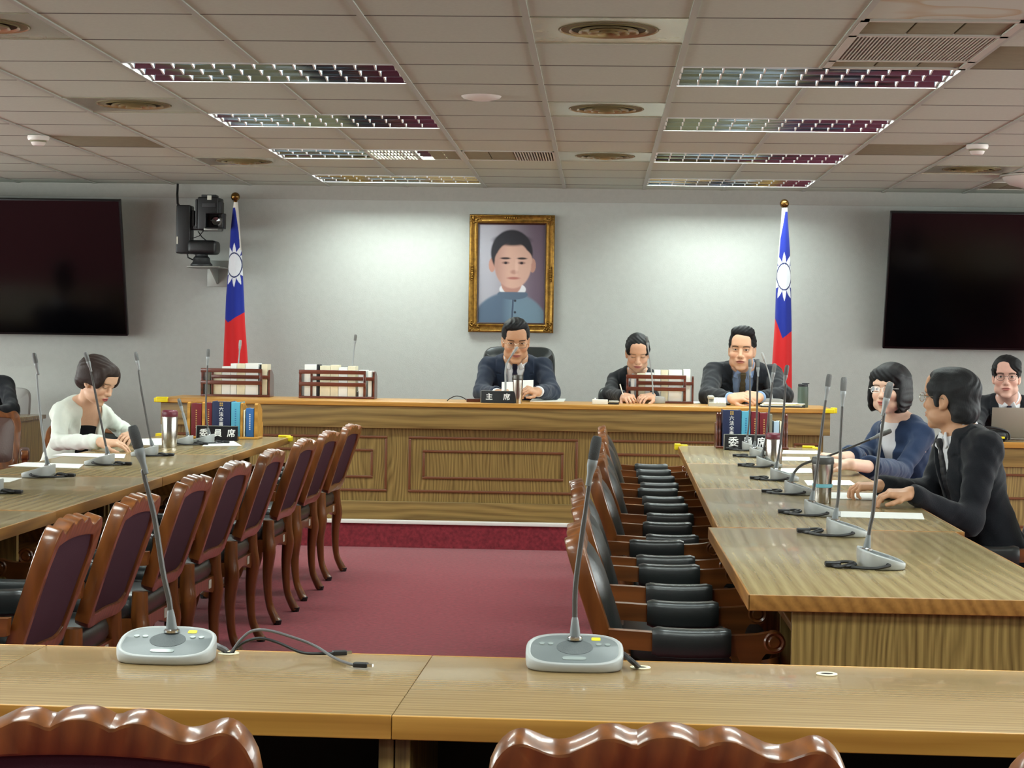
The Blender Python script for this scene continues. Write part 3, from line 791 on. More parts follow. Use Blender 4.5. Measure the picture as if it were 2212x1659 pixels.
pb(474, 481, 436, 470, -.06, .06, .006).build('side_grip', 'device_dark', cam_b)
m = MB(); a = W(443, 493, -.16); b = W(483, 460, -.16)
xa, xb, za, zb = a.x, b.x, a.z, b.z; k = .006
for q in ((xa, xb, za, za+k), (xa, xb, zb-k, zb), (xa, xa+k, za+k, zb-k), (xb-k, xb, za+k, zb-k)): m.rbox(q[0], q[1], -.17, -.06, q[2], q[3], .003)
m.build('lens_hood', 'device_black', t)
MB().lathe([(.0, -.10), (.03, -.105), (.036, -.12), (.036, -.06), (.0, -.06)], 24, ((xa+xb)/2, 0, (za+zb)/2), axis=1).build('lens', 'lens_glass', t)
m = pb(446, 476, 494, 499, -.1, .05, .003); m.build('mount_plate', 'steel_bracket', t)
m = MB(); m.tube([W(428, 500, 0), W(436, 512, -.03), W(446, 520, -.02)], .004, 6); m.tube([W(440, 498, -.02), W(430, 510, -.05), W(415, 515, -.02)], .003, 6)
m.tube([W(404, 545, -.02), W(406, 556, -.03), W(416, 561, 0)], .006, 6); m.build('short_cables', 'cable_black', t)
m = MB(); p0 = W(384, 401, .2); p0.z = CEIL-.005-o0.z; m.tube([p0, W(383, 420, .18), W(384, 440, .06), W(390, 449, 0)], .009, 8); m.build('ceiling_cable', 'cable_black', t)
MB().box(W(385, 520).x, W(388.5, 520).x, -.064, -.0598, W(385, 528).z, W(385, 512).z).build('sticker', 'sticker', t, smooth=False)

# ---------------------------------------------------------------- flags
def flag(xtop, ytop, ball_y, lab, edge, tip, sun, mirror=1):
    """edge: rows of (y, left x, right x) seen in the photograph; tip: rows of the blue field's lower border; sun: centre and radii"""
    Y = 14.12
    foot = at(xtop, ball_y, Y); foot.z = 0
    t = thing('flag', lab, 'flag', (foot.x, Y, .166), group='flags on poles before the back wall')
    MB().tube([(0, .0, .03), (0, 0, at(xtop, ball_y, Y).z-.166)], .011, 12).build('pole', 'pole_white', t)
    MB().lathe([(.0, 0), (.15, 0), (.155, .015), (.10, .03), (.03, .04), (.02, .08), (.0, .08)], 28).build('stand', 'brass', t)
    zb = at(xtop, ball_y, Y).z-.166
    MB().lathe([(.0, -.045), (.012, -.044), (.014, -.035)]+[(.034*math.sin(a), -.034*math.cos(a)) for a in np.linspace(.35, PI, 12)], 20, (0, 0, zb)).build('ball', 'brass', t)
    ys = np.linspace(edge[0][0], edge[-1][0], 340); nv = 208
    ly = np.interp(ys, [e[0] for e in edge], [e[1] for e in edge]); ry = np.interp(ys, [e[0] for e in edge], [e[2] for e in edge])
    blue, red, white, cream = lin((32, 48, 148)), lin((214, 40, 42)), lin((236, 240, 246)), lin((226, 222, 212))
    navy = lin((28, 42, 96))
    V = []; C = []
    n = len(ys)
    for i, y in enumerate(ys):
        pl = at(ly[i], y, Y); prr = at(ry[i], y, Y); cx = (pl.x+prr.x)/2-foot.x; hw = max((prr.x-pl.x)/2, .004); z = (pl.z+prr.z)/2-.166
        f = min(1, i/n*1.6)
        for k in range(nv):
            th = 2*PI*k/nv; s = math.cos(th)
            fold = 1+.16*f*math.sin(5*th+.6+i*.0027)*abs(math.sin(th))
            x = cx+hw*s; yy = -math.sin(th)*(hw*.55+.012)*fold
            V.append((x, yy, z))
            px = (ly[i]+ry[i])/2+(ry[i]-ly[i])/2*s
            bl = np.interp(px, [q[0] for q in tip], [q[1] for q in tip])
            c = blue if y < bl else red
            dx, dy = (px-sun[0])/sun[2], (y-sun[1])/sun[3]; rr = math.hypot(dx, dy); an = math.atan2(dy, dx)
            if y < bl:
                if rr < 1: c = white
                elif rr < 1.12: c = navy
                elif rr < 2.0:
                    q = abs(((an/(PI/6)+.5) % 1)-.5)*2                # 0 in the middle of a ray
                    if q < 1-(rr-1.12)/.85: c = white
            sl = edge_sleeve(y, px, ly[i], ry[i], mirror)
            if sl: c = cream
            C.append(c)
    F = [(i*nv+k, i*nv+(k+1) % nv, (i+1)*nv+(k+1) % nv, (i+1)*nv+k) for i in range(n-1) for k in range(nv)]
    vcol_mesh('cloth', V, F, C, 'flag_cloth', t)
def edge_sleeve(y, px, l, r, mirror):
    if mirror > 0: return y < 540 and px > r-max(0, (500-y))*.075-2.0 or y < 449
    return y < 560 and px < l+max(0, (515-y))*.10+1.5 or y < 457
flag(508.5, 440, 425, 'red and blue flag with white sun beside the robotic camera',
     [(437, 505, 514), (460, 502, 516), (500, 498, 518.5), (560, 495, 523), (640, 488.5, 527), (700, 486, 529.5), (760, 483.5, 534), (862, 480, 540)],
     [(480, 682), (495, 697), (531, 673)], (508, 573, 14.5, 24.5), 1)
flag(1694.5, 452, 440, 'red and blue flag with white sun behind the man with clasped hands',
     [(449, 1689, 1701), (480, 1687, 1702.5), (540, 1682, 1706.5), (620, 1676, 1708.5), (690, 1674, 1710), (760, 1669.5, 1710.5), (880, 1662, 1711)],
     [(1672, 683), (1689, 731), (1712, 713)], (1693, 598, 14.5, 27), -1)

# ---------------------------------------------------------------- framed portrait (a plain stand-in picture)
a = at(1011, 717, 14.42); b = at(1199, 465, 14.42); pw, ph = b.x-a.x, b.z-a.z
t = thing('framed_portrait', 'gilt framed portrait of a man in a grey blue tunic on the back wall', 'picture', ((a.x+b.x)/2, 14.448, (a.z+b.z)/2))
hx, hz = pw/2, ph/2
def mitred(hx, hz, prof):
    """frame moulding: profile rows (distance inwards, y)"""
    vs = []; fs = []; n = len(prof)
    for sx, sz in ((-1, -1), (1, -1), (1, 1), (-1, 1)):
        for d, y in prof: vs.append((sx*(hx-d), y, sz*(hz-d)))
    for c in range(4):
        for k in range(n-1): fs.append((c*n+k, ((c+1) % 4)*n+k, ((c+1) % 4)*n+k+1, c*n+k+1))
    return MB().add(vs, fs)
mitred(hx, hz, [(0, 0), (0, -.03), (.004, -.042), (.012, -.046), (.018, -.04), (.03, -.034), (.046, -.038), (.054, -.046), (.060, -.044), (.064, -.034)]).build('frame', 'gilt', t, angle=50)
mitred(hx-.063, hz-.063, [(0, -.034), (.004, -.036), (.011, -.03), (.012, -.02)]).build('frame_liner', 'gilt_dark', t)
rnd = random.Random(3)
for sx in (-1, 1):
    for sz in (-1, 1):
        m = MB()
        for q in range(26):
            u, v2 = rnd.uniform(0, .075), rnd.uniform(0, .075)
            if max(u, v2) > .055 and min(u, v2) > .05: continue
            cx, cz = sx*(hx-.008-u), sz*(hz-.008-v2); r = rnd.uniform(.005, .010)
            m.lathe([(.0, -.052), (r*.6, -.05), (r, -.042), (r, -.03), (.0, -.03)], 9, (cx, 0, cz), axis=1)
        m.build('corner_ornament', 'gilt', t)
for sx, sz in ((-1, 0), (1, 0), (0, 1)):
    m = MB()
    for q in range(7):
        s = (q-3)*.017; r = .013-.0018*abs(q-3)
        cx = sx*(hx-.026)+(s if sz else 0); cz = sz*(hz-.026)+(0 if sz else s)
        m.lathe([(.0, -.056), (r*.6, -.054), (r, -.044), (r, -.03), (.0, -.03)], 9, (cx, 0, cz), axis=1)
    m.build('side_ornament', 'gilt', t)
iw, ih = hx-.072, hz-.072
def sst(a, b, x): t_ = np.clip((x-a)/(b-a), 0, 1); return t_*t_*(3-2*t_)
gu, gv = np.meshgrid(np.linspace(0, 1, 130), np.linspace(0, 1, 180)); U = gu.ravel(); Vv = gv.ravel()   # v downwards
X = U-.5; Yv = Vv*1.45                                          # picture units, 1 wide, 1.45 high
def mixc(c, m_, col): return c*(1-m_[:, None])+np.array(lin(col))*m_[:, None]
def ell(cx, cy_, rx, ry, soft=.05): d = np.hypot((X-cx)/rx, (Yv-cy_)/ry); return 1-sst(1-soft, 1+soft, d)
C = np.tile(lin((156, 150, 160)), (len(U), 1)); C = mixc(C, sst(-.2, .4, X), (108, 92, 106)); C = mixc(C, (1-sst(.1, .5, np.abs(X+.45)))*.6, (176, 176, 184))
body = np.maximum(ell(-.02, 1.62, .62, .62, .04), ell(0, 1.30, .27, .36, .06)); C = mixc(C, body, (112, 134, 150))
C = mixc(C, body*(1-sst(-.16, .04, X))*.75, (76, 90, 112)); C = mixc(C, body*(1-sst(.008, .016, np.abs(X-.03+.05*(Yv-1.1)))), (66, 78, 98))
for k in range(3): C = mixc(C, ell(.06, 1.12+.17*k, .018, .018, .3), (44, 46, 56))
C = mixc(C, ell(.02, .955, .20, .10), (222, 222, 226)); C = mixc(C, ell(.0, .86, .155, .17), (178, 132, 120))
C = mixc(C, ell(.02, 1.03, .23, .075)*sst(.985, 1.0, Yv), (88, 104, 122))
for s in (-1, 1): C = mixc(C, ell(.01+s*.305, .60, .05, .105), (182, 136, 122))
C = mixc(C, ell(.0, .42, .315, .34), (40, 38, 44))                       # hair
face = np.maximum(ell(.02, .60, .275, .34, .05), ell(.03, .52, .28, .20, .05)); C = mixc(C, face, (206, 166, 150))
C = mixc(C, ell(.0, .235, .27, .08, .3), (40, 38, 44)); C = mixc(C, face*(1-sst(-.26, .0, X))*.62, (146, 106, 100))
for s in (-1, 1):
    C = mixc(C, ell(.03+s*.125, .50, .075, .016, .4), (52, 42, 44)); C = mixc(C, ell(.03+s*.12, .565, .055, .02, .4)*.8, (120, 84, 80)); C = mixc(C, ell(.03+s*.12, .567, .022, .018, .3), (34, 28, 32))
C = mixc(C, ell(.04, .70, .055, .03, .5)*.6, (160, 112, 100)); C = mixc(C, ell(.075, .62, .025, .11, .6)*.5, (228, 192, 176)); C = mixc(C, ell(.03, .79, .09, .018, .5)*.85, (160, 92, 88))
Vs = np.c_[(U-.5)*2*iw, np.full(len(U), -.0195), (.5-Vv)*2*ih]; nu, nv = 130, 180
I = np.arange(nu*nv).reshape(nv, nu); Fq = np.c_[I[:-1, :-1].ravel(), I[1:, :-1].ravel(), I[1:, 1:].ravel(), I[:-1, 1:].ravel()]
vcol_mesh('canvas', Vs, Fq, C, 'canvas', t, smooth=False)
MB().box(-iw-.004, iw+.004, -.019, -.001, -ih-.004, ih+.004).build('backing', 'gilt_dark', t, smooth=False)
# ---------------------------------------------------------------- booklet racks on the counter
CT = .9185
def rack(x0, x1, yb, books, lab, which, mir=False):
    p = atz((x0+x1)/2, yb, CT); Y = p.y; s = (at(x1, yb, Y)-at(x0, yb, Y)).x; h = .20; hx = s/2; D = .15
    t = thing('booklet_rack', lab, 'rack', (p.x, Y+D/2, CT), -.012, 'wooden booklet racks on the long counter')
    MB().rbox(-hx, hx, -D/2, D/2, 0, .014, .003).build('base', 'mahogany', t)
    a = MB()
    for xx in (-hx, hx*.70): a.rbox(xx, xx+.017, -D/2, -D/2+.014, .014, h*.92, .003)
    for z in (h*.80, h*.40): a.rbox(-hx, hx*.70+.017, -D/2-.006, -D/2+.004, z, z+.026, .003)
    a.rbox(-hx, -hx+.012, -D/2+.015, D/2, .014, h*.85, .003); a.build('fixed_frame', 'mahogany', t)
    a = MB(); a.rbox(-hx*.70, -hx*.70+.015, -D/2+.006, -D/2+.016, .014, h*.8, .002)
    a.rbox(-hx*.70, hx, -D/2+.004, -D/2+.012, h*.60, h*.60+.024, .003)
    o = [(-D/2, .014), (D/2, .014), (D/2, h*.55), (D/2-.02, h*.75), (0, h*.9), (-D/2+.01, h*.9), (-D/2, h*.86)]
    a.prism(o, hx-.012, hx, 'yz'); a.build('sliding_frame', 'mahogany', t)
    for f0, f1, top, m in books:
        xa, xb = -hx+.019+(s-.034)*f0, -hx+.019+(s-.034)*f1
        k = MB(); k.rbox(xa+.0012, xb-.0012, -D/2+.018, D/2-.01, .0005, top, .0015)
        c = k.build('booklet', m); c.location = (p.x, Y+D/2, CT+.014); c.rotation_euler = (0, 0, -.012)
        nm = BK.get((which, round(f0, 2)))
        tag(c, nm or f'{BC[m]} booklet, {ORD[len([b for b in books if b[0] < f0])]} from the left in the {which} counter rack', 'booklet', f'booklets in the {which} counter rack')
BK = {}
BC = {'paper': 'white', 'paper_cream': 'cream', 'book_black': 'thin black', 'book_grey': 'grey'}
rack(433, 583, 857, [(.03, .10, .15, 'book_grey'), (.14, .275, .165, 'paper_cream'), (.275, .41, .185, 'paper'), (.41, .51, .205, 'paper'), (.51, .64, .205, 'paper_cream'), (.64, .85, .208, 'paper'), (.86, .885, .20, 'book_black'), (.89, .99, .203, 'paper_cream')], 'expandable wooden booklet rack on the counter below the left flag', 'left')
rack(645, 809, 861, [(.03, .205, .206, 'paper'), (.205, .24, .208, 'book_black'), (.25, .40, .20, 'paper_cream'), (.40, .515, .205, 'paper_cream'), (.515, .645, .19, 'paper'), (.645, .76, .20, 'paper_cream'), (.80, .91, .175, 'paper'), (.93, .99, .17, 'paper')], 'expandable wooden booklet rack on the counter, between left flag and portrait', 'middle')
rack(1352, 1498, 871, [(.03, .09, .15, 'paper'), (.13, .26, .18, 'paper_cream'), (.26, .40, .185, 'paper'), (.40, .51, .205, 'paper'), (.51, .63, .205, 'paper_cream'), (.63, .85, .207, 'paper'), (.87, .985, .212, 'paper')], 'expandable wooden booklet rack on the counter before the woman taking notes', 'right')

# ---------------------------------------------------------------- law books on the desks
def law_stand(x0, x1, yb, items, posts, lab, which, mposts):
    """items: (pixel x0, x1, top y, material, thing label, title)"""
    p = atz((x0+x1)/2, yb, .7505); Y = p.y; X = lambda x: at(x, yb, Y).x-p.x; Z = lambda y: at(x0, y, Y).z-.7505
    D = .17
    t = thing('book_stand', lab, 'book stand', (p.x, Y+D/2, .7505), 0, 'wooden book stands on the desk rows')
    MB().rbox(X(x0), X(x1), -D/2, D/2, 0, .012, .003).build('base', mposts, t)
    MB().rbox(X(x0), X(x1), D/2-.012, D/2, .012, .09, .003).build('back_rail', mposts, t)
    for xa, xb, yt in posts:
        m = MB(); h = Z(yt)
        if mposts == 'mahogany':
            w_ = X(xb)-X(xa)
            for k in range(2):
                xc = X(xa)+w_*(.28+.44*k); r = w_*.26
                prof = [(r*.9, .012)]
                for q in range(10): z = .02+(h-.03)*q/9; prof.append((r*(.62+.38*abs(math.sin(q*1.25))), z))
                m.lathe(prof+[(r*.5, h-.006), (0, h)], 12, (xc, -D/2+.03, 0))
            m.rbox(X(xa), X(xb), -D/2+.045, D/2-.014, .012, h*.7, .006)
        else:
            o = [(-D/2+.01, .012), (D/2-.013, .012), (D/2-.013, h*.8), (0, h*.98), (-D/2+.03, h), (-D/2+.012, h*.96)]
            m.prism(o, X(xa), X(xb), 'yz')
        m.build('side_support', mposts, t)
    for xa, xb, yt, mt, lb, title in items:
        h = Z(yt)-.013; w_ = X(xb)-X(xa); xc = (X(xa)+X(xb))/2; hw = w_/2-.0008
        r = thing('law_book', lb, 'book', (p.x+xc, Y+D/2, .7505+.0125), 0, f'books in the {which} desk stand')
        c = MB(); c.rbox(-hw, hw, -D/2+.012, -D/2+.017, 0, h, .002)
        c.box(-hw, -hw+.0022, -D/2+.016, D/2-.016, 0, h); c.box(hw-.0022, hw, -D/2+.016, D/2-.016, 0, h)
        c.build('cover', mt, r)
        MB().box(-hw+.0026, hw-.0026, -D/2+.018, D/2-.020, .003, h-.004).build('pages', 'paper', r, smooth=False)
        if title:
            for q, ch in enumerate(title[0]):
                M_ = Matrix.Translation((0, -D/2+.0115, h*(title[1]-title[2]*q))) @ Matrix.Rotation(PI/2, 4, 'X')
                text('lettering', ch, title[3], title[4], r, M_)
            if mt == 'book_navy':
                m = MB()
                for i in range(2):
                    for j in range(2): m.box(-.009+i*.0105, -.0015+i*.0105, -D/2+.0108, -D/2+.0122, h*.87+j*.011, h*.87+j*.011+.008)
                m.build('emblem', 'letter_gold', r, smooth=False)
        elif mt in ('book_maroon', 'book_cyan', 'book_blue'):
            m = MB()
            for q in range(9):
                z = h*(.80-.065*q); m.box(-.0035, .0035, -D/2+.011, -D/2+.0122, z-.0045, z+.0005)
            m.build('spine_marks', {'book_maroon': 'letter_gold', 'book_cyan': 'book_blue', 'book_blue': 'letter_white'}[mt], r, smooth=False)
    return t
LAW = ('六法全書', .77, .142, .026, 'letter_white')
law_stand(403, 556, 948, [(411, 434, 871, 'book_maroon', 'maroon book at the left end of the left desk book stand', None), (441.5, 456, 869, 'book_maroon', 'dark red book beside the left navy law book', None),
    (456.5, 496, 866, 'book_navy', 'thick navy law book with white title in the left desk stand', LAW), (497.5, 517, 867, 'book_cyan', 'light blue book beside the left navy law book', None),
    (524, 528, 884, 'paper_cream', 'thin cream booklet at the right end of the left desk stand', None), (529.5, 547, 880, 'book_blue', 'blue book with pale title at the right end of the left desk stand', None)],
    [(403, 409, 868), (435, 441, 868), (518, 523, 868), (548, 555, 869)], 'light wooden book stand at the far end of the left desk row', 'left', 'edge_gold')
law_stand(1546, 1704, 970, [(1560, 1600, 885, 'book_navy', 'thick navy law book with white title in the right desk stand', LAW), (1601, 1620.5, 887, 'book_cyan', 'light blue book beside the right navy law book', None),
    (1621.5, 1639, 888, 'book_maroon', 'maroon book next to the light blue one on the right desks', None), (1640, 1660, 890, 'book_maroon', 'maroon book in the middle of the right desk stand', None),
    (1661, 1668, 893, 'book_grey', 'thin grey book in the right desk stand', None), (1671, 1683, 908, 'book_pale', 'short pale blue book at the right end of the right desk stand', None), (1684, 1688, 908, 'paper_cream', 'thin cream booklet at the right end of the right desk stand', None)],
    [(1546, 1559, 890), (1690, 1703, 891)], 'dark turned wood book stand at the far end of the right desk row', 'right', 'mahogany')

def name_plate(x0, x1, yt, yb, Y, z, chars, size, lab):
    a = at(x0, yb, Y); b = at(x1, yt, Y); wd = b.x-a.x; h = b.z-z; d = .05
    t = thing('name_plate', lab, 'name plate', ((a.x+b.x)/2, Y+d/2, z), 0, 'black name plates')
    o = [(-d/2, 0), (d/2, 0), (d*.12, h), (-d*.12, h)]
    MB().prism(o, -wd/2, wd/2, 'yz').build('block', 'plate_black', t, smooth=False)
    MB().rbox(-wd/2-.003, -wd/2, -d/2, d/2, 0, h+.002, .001).build('end_plate', 'steel_bracket', t)
    MB().rbox(-wd/2-.002, wd/2+.002, -d*.13, d*.13, h, h+.003, .001).build('top_edge', 'steel_bracket', t)
    ang = math.atan2(d*.38, h)
    for f, ch in chars:
        M_ = Matrix.Translation((-wd/2+wd*f, -d*.31-.0008, h*.5)) @ Matrix.Rotation(PI/2-ang, 4, 'X')
        text('lettering', ch, size, 'letter_white', t, M_, extrude=.0008)
name_plate(424, 512, 922, 946, 10.14, .7505, ((.17, '委'), (.52, '員'), (.85, '席')), .046, 'black name plate with white characters in front of the left book stand')
name_plate(1565, 1663, 941, 969, 10.10, .7505, ((.2, '委'), (.52, '員'), (.83, '席')), .056, 'black name plate with white characters in front of the right book stand')
name_plate(1039, 1112, 846, 868, 12.02, CT, ((.24, '主'), (.76, '席')), .046, "black name plate on the counter before the presiding man")

# ---------------------------------------------------------------- microphones
def stadium(a, b, n=56, e=3.0):
    o = []
    for k in range(n):
        t = 2*PI*k/n; c, s = math.cos(t), math.sin(t); o.append((a*abs(c)**(2/e)*(1 if c > 0 else -1), b*abs(s)**(2/e)*(1 if s > 0 else -1)))
    return o
def smooth_path(P, k=6):
    P = [Vector(p) for p in P]; out = []
    for i in range(len(P)-1):
        a = P[max(i-1, 0)]; b = P[i]; c = P[i+1]; d = P[min(i+2, len(P)-1)]
        for q in range(k):
            t = q/k; out.append(.5*((2*b)+(c-a)*t+(2*a-5*b+4*c-d)*t*t+(3*b-a-3*c+d)*t**3))
    return out+[P[-1]]
def mic(neck, rz, path, lab, group, near=False, zt=.7505, slim=1.0, pale=False, cable=True, white=False):
    """neck = place of the neck foot; path = points of the neck in the world"""
    A, B = .083, .058
    off = Vector((-math.sin(rz)*.036, math.cos(rz)*.036, 0)); base = Vector(neck)-off; base.z = zt
    t = thing('desk_microphone', lab, 'microphone', base, rz, group)
    Ri = Matrix.Rotation(-rz, 3, 'Z')
    top = lambda y: .014+.034*(y/B*.5+.5)
    vs = []; fs = []; n = 56
    rings = [(.93, 0), (.972, .0015), (.985, .005), (1.0, .5), (1.0, .93), (.993, .985), (.965, 1.03), (.925, 1.03), (.90, .98)]
    for i, (s, h) in enumerate(rings):
        for x, y in stadium(A*s, B*s): vs.append((x, y, h if i < 3 else top(y)*h))
    for i in range(len(rings)-1):
        for k in range(n): fs.append((i*n+k, i*n+(k+1) % n, (i+1)*n+(k+1) % n, (i+1)*n+k))
    fs.append(tuple(range(n-1, -1, -1)))
    MB().add(vs, fs).build('base_shell', 'mic_white', t, angle=60)
    o = stadium(A*.902, B*.902); MB().add([(x, y, top(y)*.985) for x, y in o]+[(x*.99, y*.99, top(y)*1.0) for x, y in o]+[(0, 0, top(0))], [(k, (k+1) % n, n+(k+1) % n, n+k) for k in range(n)]+[(n+k, n+(k+1) % n, 2*n) for k in range(n)]).build('top_plate', 'mic_plate', t)
    def disc(x, y, rx, ry, m, nm, hh=.0012, nn=28, e=2):
        oo = [(x+px, y+py) for px, py in stadium(rx, ry, nn, e)]
        MB().add([(px, py, top(py)-.0005) for px, py in oo]+[(px, py, top(py)+hh) for px, py in oo], [tuple(range(nn, 2*nn))]+[(k, (k+1) % nn, nn+(k+1) % nn, nn+k) for k in range(nn)]).build(nm, m, t)
    disc(0, .006, .031, .027, 'mic_disc', 'speaker_disc', .0006)
    disc(0, -.036, .020, .0055, 'lcd', 'display', .0012, 28, 4)
    for x in (-.056, -.041, .041, .056): disc(x, .016, .0048, .0042, 'lcd', 'button', .002, 14)
    if near: disc(.036, .038, .0078, .0055, 'yellow_foam', 'sticker', .0008, 16, 6)
    nb = Vector((0, .036, top(.036)))
    MB().lathe([(.0, 0), (.0135, 0), (.0135, .004), (.011, .006), (.0, .006)], 20, nb).build('collar', 'chrome', t)
    P = [Ri @ (Vector(p)-base) for p in path]; P[0] = nb+Vector((0, 0, .004))
    sp = smooth_path(P); 
    d0 = (sp[2]-sp[0]).normalized(); k = .036
    MB().tube([sp[0], sp[0]+d0*k*.3, sp[0]+d0*k*.8, sp[0]+d0*k], [.0098, .0088, .0064, .0045], 14).build('neck_sleeve', 'mic_grey' if not white else 'mic_white', t)
    m = len(sp); rad = [(.0049 if i < m*.55 else .0041)*slim for i in range(m)]
    d = (sp[-1]-sp[-4]).normalized(); e = sp[-1]-d*.066; sp = [q for q in sp if (q-sp[-1]).length > .066]+[e]; m = len(sp); rad = rad[:m]
    MB().tube(sp, rad, 10).build('gooseneck', 'mic_neck_pale' if pale or white else 'mic_neck', t)
    M_ = Matrix.Translation(e) @ d.to_track_quat('Z', 'Y').to_matrix().to_4x4()
    q = MB().lathe([(.0, -.012), (.0048, -.010), (.0056, .010), (.0085, .024), (.0088, .034), (.0078, .036), (.0, .036)], 16).xf(M_)
    hd = q.build('capsule_holder', 'mic_neck_pale' if not near else 'mic_grey', t)
    MB().lathe([(.0082, .035), (.0092, .040), (.0094, .062), (.0088, .071), (.0068, .076), (.0, .077)], 18).xf(M_).build('windscreen', 'mic_head' if near else 'mic_white' if white else 'mic_head_grey', hd)
    if cable:
        m = MB(); r = random.Random(lab)
        x0 = r.uniform(-.03, .03)
        sg = -1 if rz < 0 else 1
        m.tube(smooth_path([(sg*(-A-.002), -.01, .014), (sg*(-A-.016), .01, .010), (sg*(-A-.012), .04, .006), (sg*(-A+.03), B+.03, .0045), (x0, B+.06, .005), (x0+.03, B+.05, .009), (x0+.02, B+.02, .012), (x0-.02, B+.012, .010), (x0-.03, B+.04, .006), (x0+.005, B+.075, .005)], 5), .0042, 6)
        m.tube(smooth_path([(x0+.03, B+.012, .005), (x0-.01, B+.016, .013), (x0-.035, B+.05, .0055), (x0+.0, B+.068, .005)], 5), .004, 6)
        m.rbox(x0-.006, x0+.018, B+.045, B+.085, .001, .014, .004)
        m.build('cable', 'cable_black', t)
        MB().lathe([(.0, -.003), (.0048, -.003), (.0048, .003), (.0, .003)], 14, (-sg*(A-.0012), -.005, .014), axis=0).build('jack', 'plate_black', t)
    return t
def pts(path, Y): return [at(x, y, Y) for x, y in path]
GN = 'near desk microphones'; GL = 'wedge microphones on the left desks'; GR = 'wedge microphones on the right desks'; GC = 'microphones behind the counter'
n1 = atz(371, 1368, .79); mic(n1, 0, pts([(371, 1362), (366, 1300), (352, 1235), (334, 1120), (312, 1030), (298, 965), (289, 932)], n1.y), 'desk microphone on the near desks at lower left, neck leaning left', GN, True, cable=False)
n2 = atz(1242, 1384, .79); mic(n2, 0, pts([(1242, 1378), (1242, 1290), (1246, 1240), (1258, 1150), (1268, 1080), (1279, 1005), (1288, 955)], n2.y), 'desk microphone on the near desks in the middle, neck leaning right', GN, True, cable=False)
def side(nx, ny, path, rz, lab, grp, **k):
    n = atz(nx, ny, .79); return mic(n, rz, pts(path, n.y), lab, grp, **k)
LM = [(103, 1008, [(103, 1003), (95, 960), (88, 905), (82, 840), (77, 785), (74, 768)], 'first wedge microphone on the left desks, nearest of three before the cream jacket'),
      (233, 984, [(233, 979), (226, 950), (212, 880), (200, 820), (190, 780), (186, 766)], 'wedge microphone in front of the sleeve of the woman in cream'),
      (329, 966, [(329, 961), (322, 935), (312, 880), (303, 830), (296, 780), (293, 765)], 'wedge microphone right of the hands of the woman in cream'),
      (406, 944, [(406, 939), (401, 915), (395, 892), (390, 875), (387, 865)], 'wedge microphone with a short pale neck beside the tall steel cup'),
      (452, 941, [(452, 936), (446, 905), (445, 870), (447, 820), (449, 775), (450, 758)], 'wedge microphone with its neck before the left navy law book')]
for i, (x, y, p, lab) in enumerate(LM): side(x, y, p, -PI/2, lab, GL, pale=(i in (0, 3)), slim=1.6 if i == 3 else 1.0)
side(-12, 1040, [(-12, 1035), (-20, 960), (-30, 850), (-38, 780)], -PI/2, 'wedge microphone cut by the left picture edge', GL)
RM = [(1872, 1190, [(1872, 1184), (1879, 1140), (1886, 1105), (1893, 1030), (1902, 950), (1914, 870), (1922, 834)], 'wedge microphone closest on the right desks'),
      (1803, 1126, [(1803, 1121), (1810, 1080), (1814, 1020), (1816, 950), (1820, 870), (1823, 822)], 'wedge microphone second closest on the right desks, beside the long white strip'),
      (1753, 1086, [(1753, 1081), (1762, 1030), (1770, 970), (1780, 890), (1788, 835), (1791, 815)], 'wedge microphone right behind the black lidded steel cup'),
      (1708, 1044, [(1708, 1039), (1717, 1019), (1733, 1004), (1760, 994), (1800, 981), (1860, 957), (1920, 932)], 'wedge microphone with its neck bent far over towards the woman in navy'),
      (1676, 1016, [(1676, 1011), (1684, 970), (1690, 920), (1695, 860), (1698, 810), (1700, 794)], 'wedge microphone before the maroon lidded cup on the right desks'),
      (1645, 990, [(1645, 985), (1654, 950), (1660, 900), (1666, 850), (1671, 805), (1673, 790)], 'third farthest wedge microphone on the right desks'),
      (1629, 970, [(1629, 965), (1633, 935), (1635, 890), (1636, 840), (1637, 795), (1637, 780)], 'second farthest wedge microphone on the right desks'),
      (1612, 957, [(1612, 952), (1617, 925), (1620, 880), (1620, 830), (1620, 795), (1620, 780)], 'farthest wedge microphone on the right desks, before the name plate')]
for x, y, p, lab in RM: side(x, y, p, PI/2, lab, GR)
def cmic(x, y, Y, path, lab, **k):
    n = at(x, y, Y); n.z = CT; return mic(n, PI, pts(path, Y), lab, GC, zt=CT, cable=False, **k)
cmic(512, 842, 12.50, [(512, 842), (514, 800), (517, 765), (519, 738)], 'counter microphone behind the left booklet rack', white=True)
cmic(758, 848, 12.50, [(758, 848), (760, 810), (764, 765), (768, 726)], 'counter microphone behind the middle booklet rack', pale=True)
cmic(1092, 852, 12.26, [(1092, 852), (1092, 822), (1092, 800), (1096, 783), (1106, 767), (1116, 752)], 'counter microphone bent towards the mouth of the presiding man', white=True, slim=1.4)
cmic(1411, 850, 12.50, [(1411, 850), (1408, 810), (1402, 765), (1397, 730)], 'counter microphone before the face of the woman taking notes', pale=True)
cmic(1667, 850, 12.36, [(1667, 850), (1665, 830), (1660, 805), (1652, 780), (1647, 765)], 'counter microphone before the man with clasped hands', white=True)

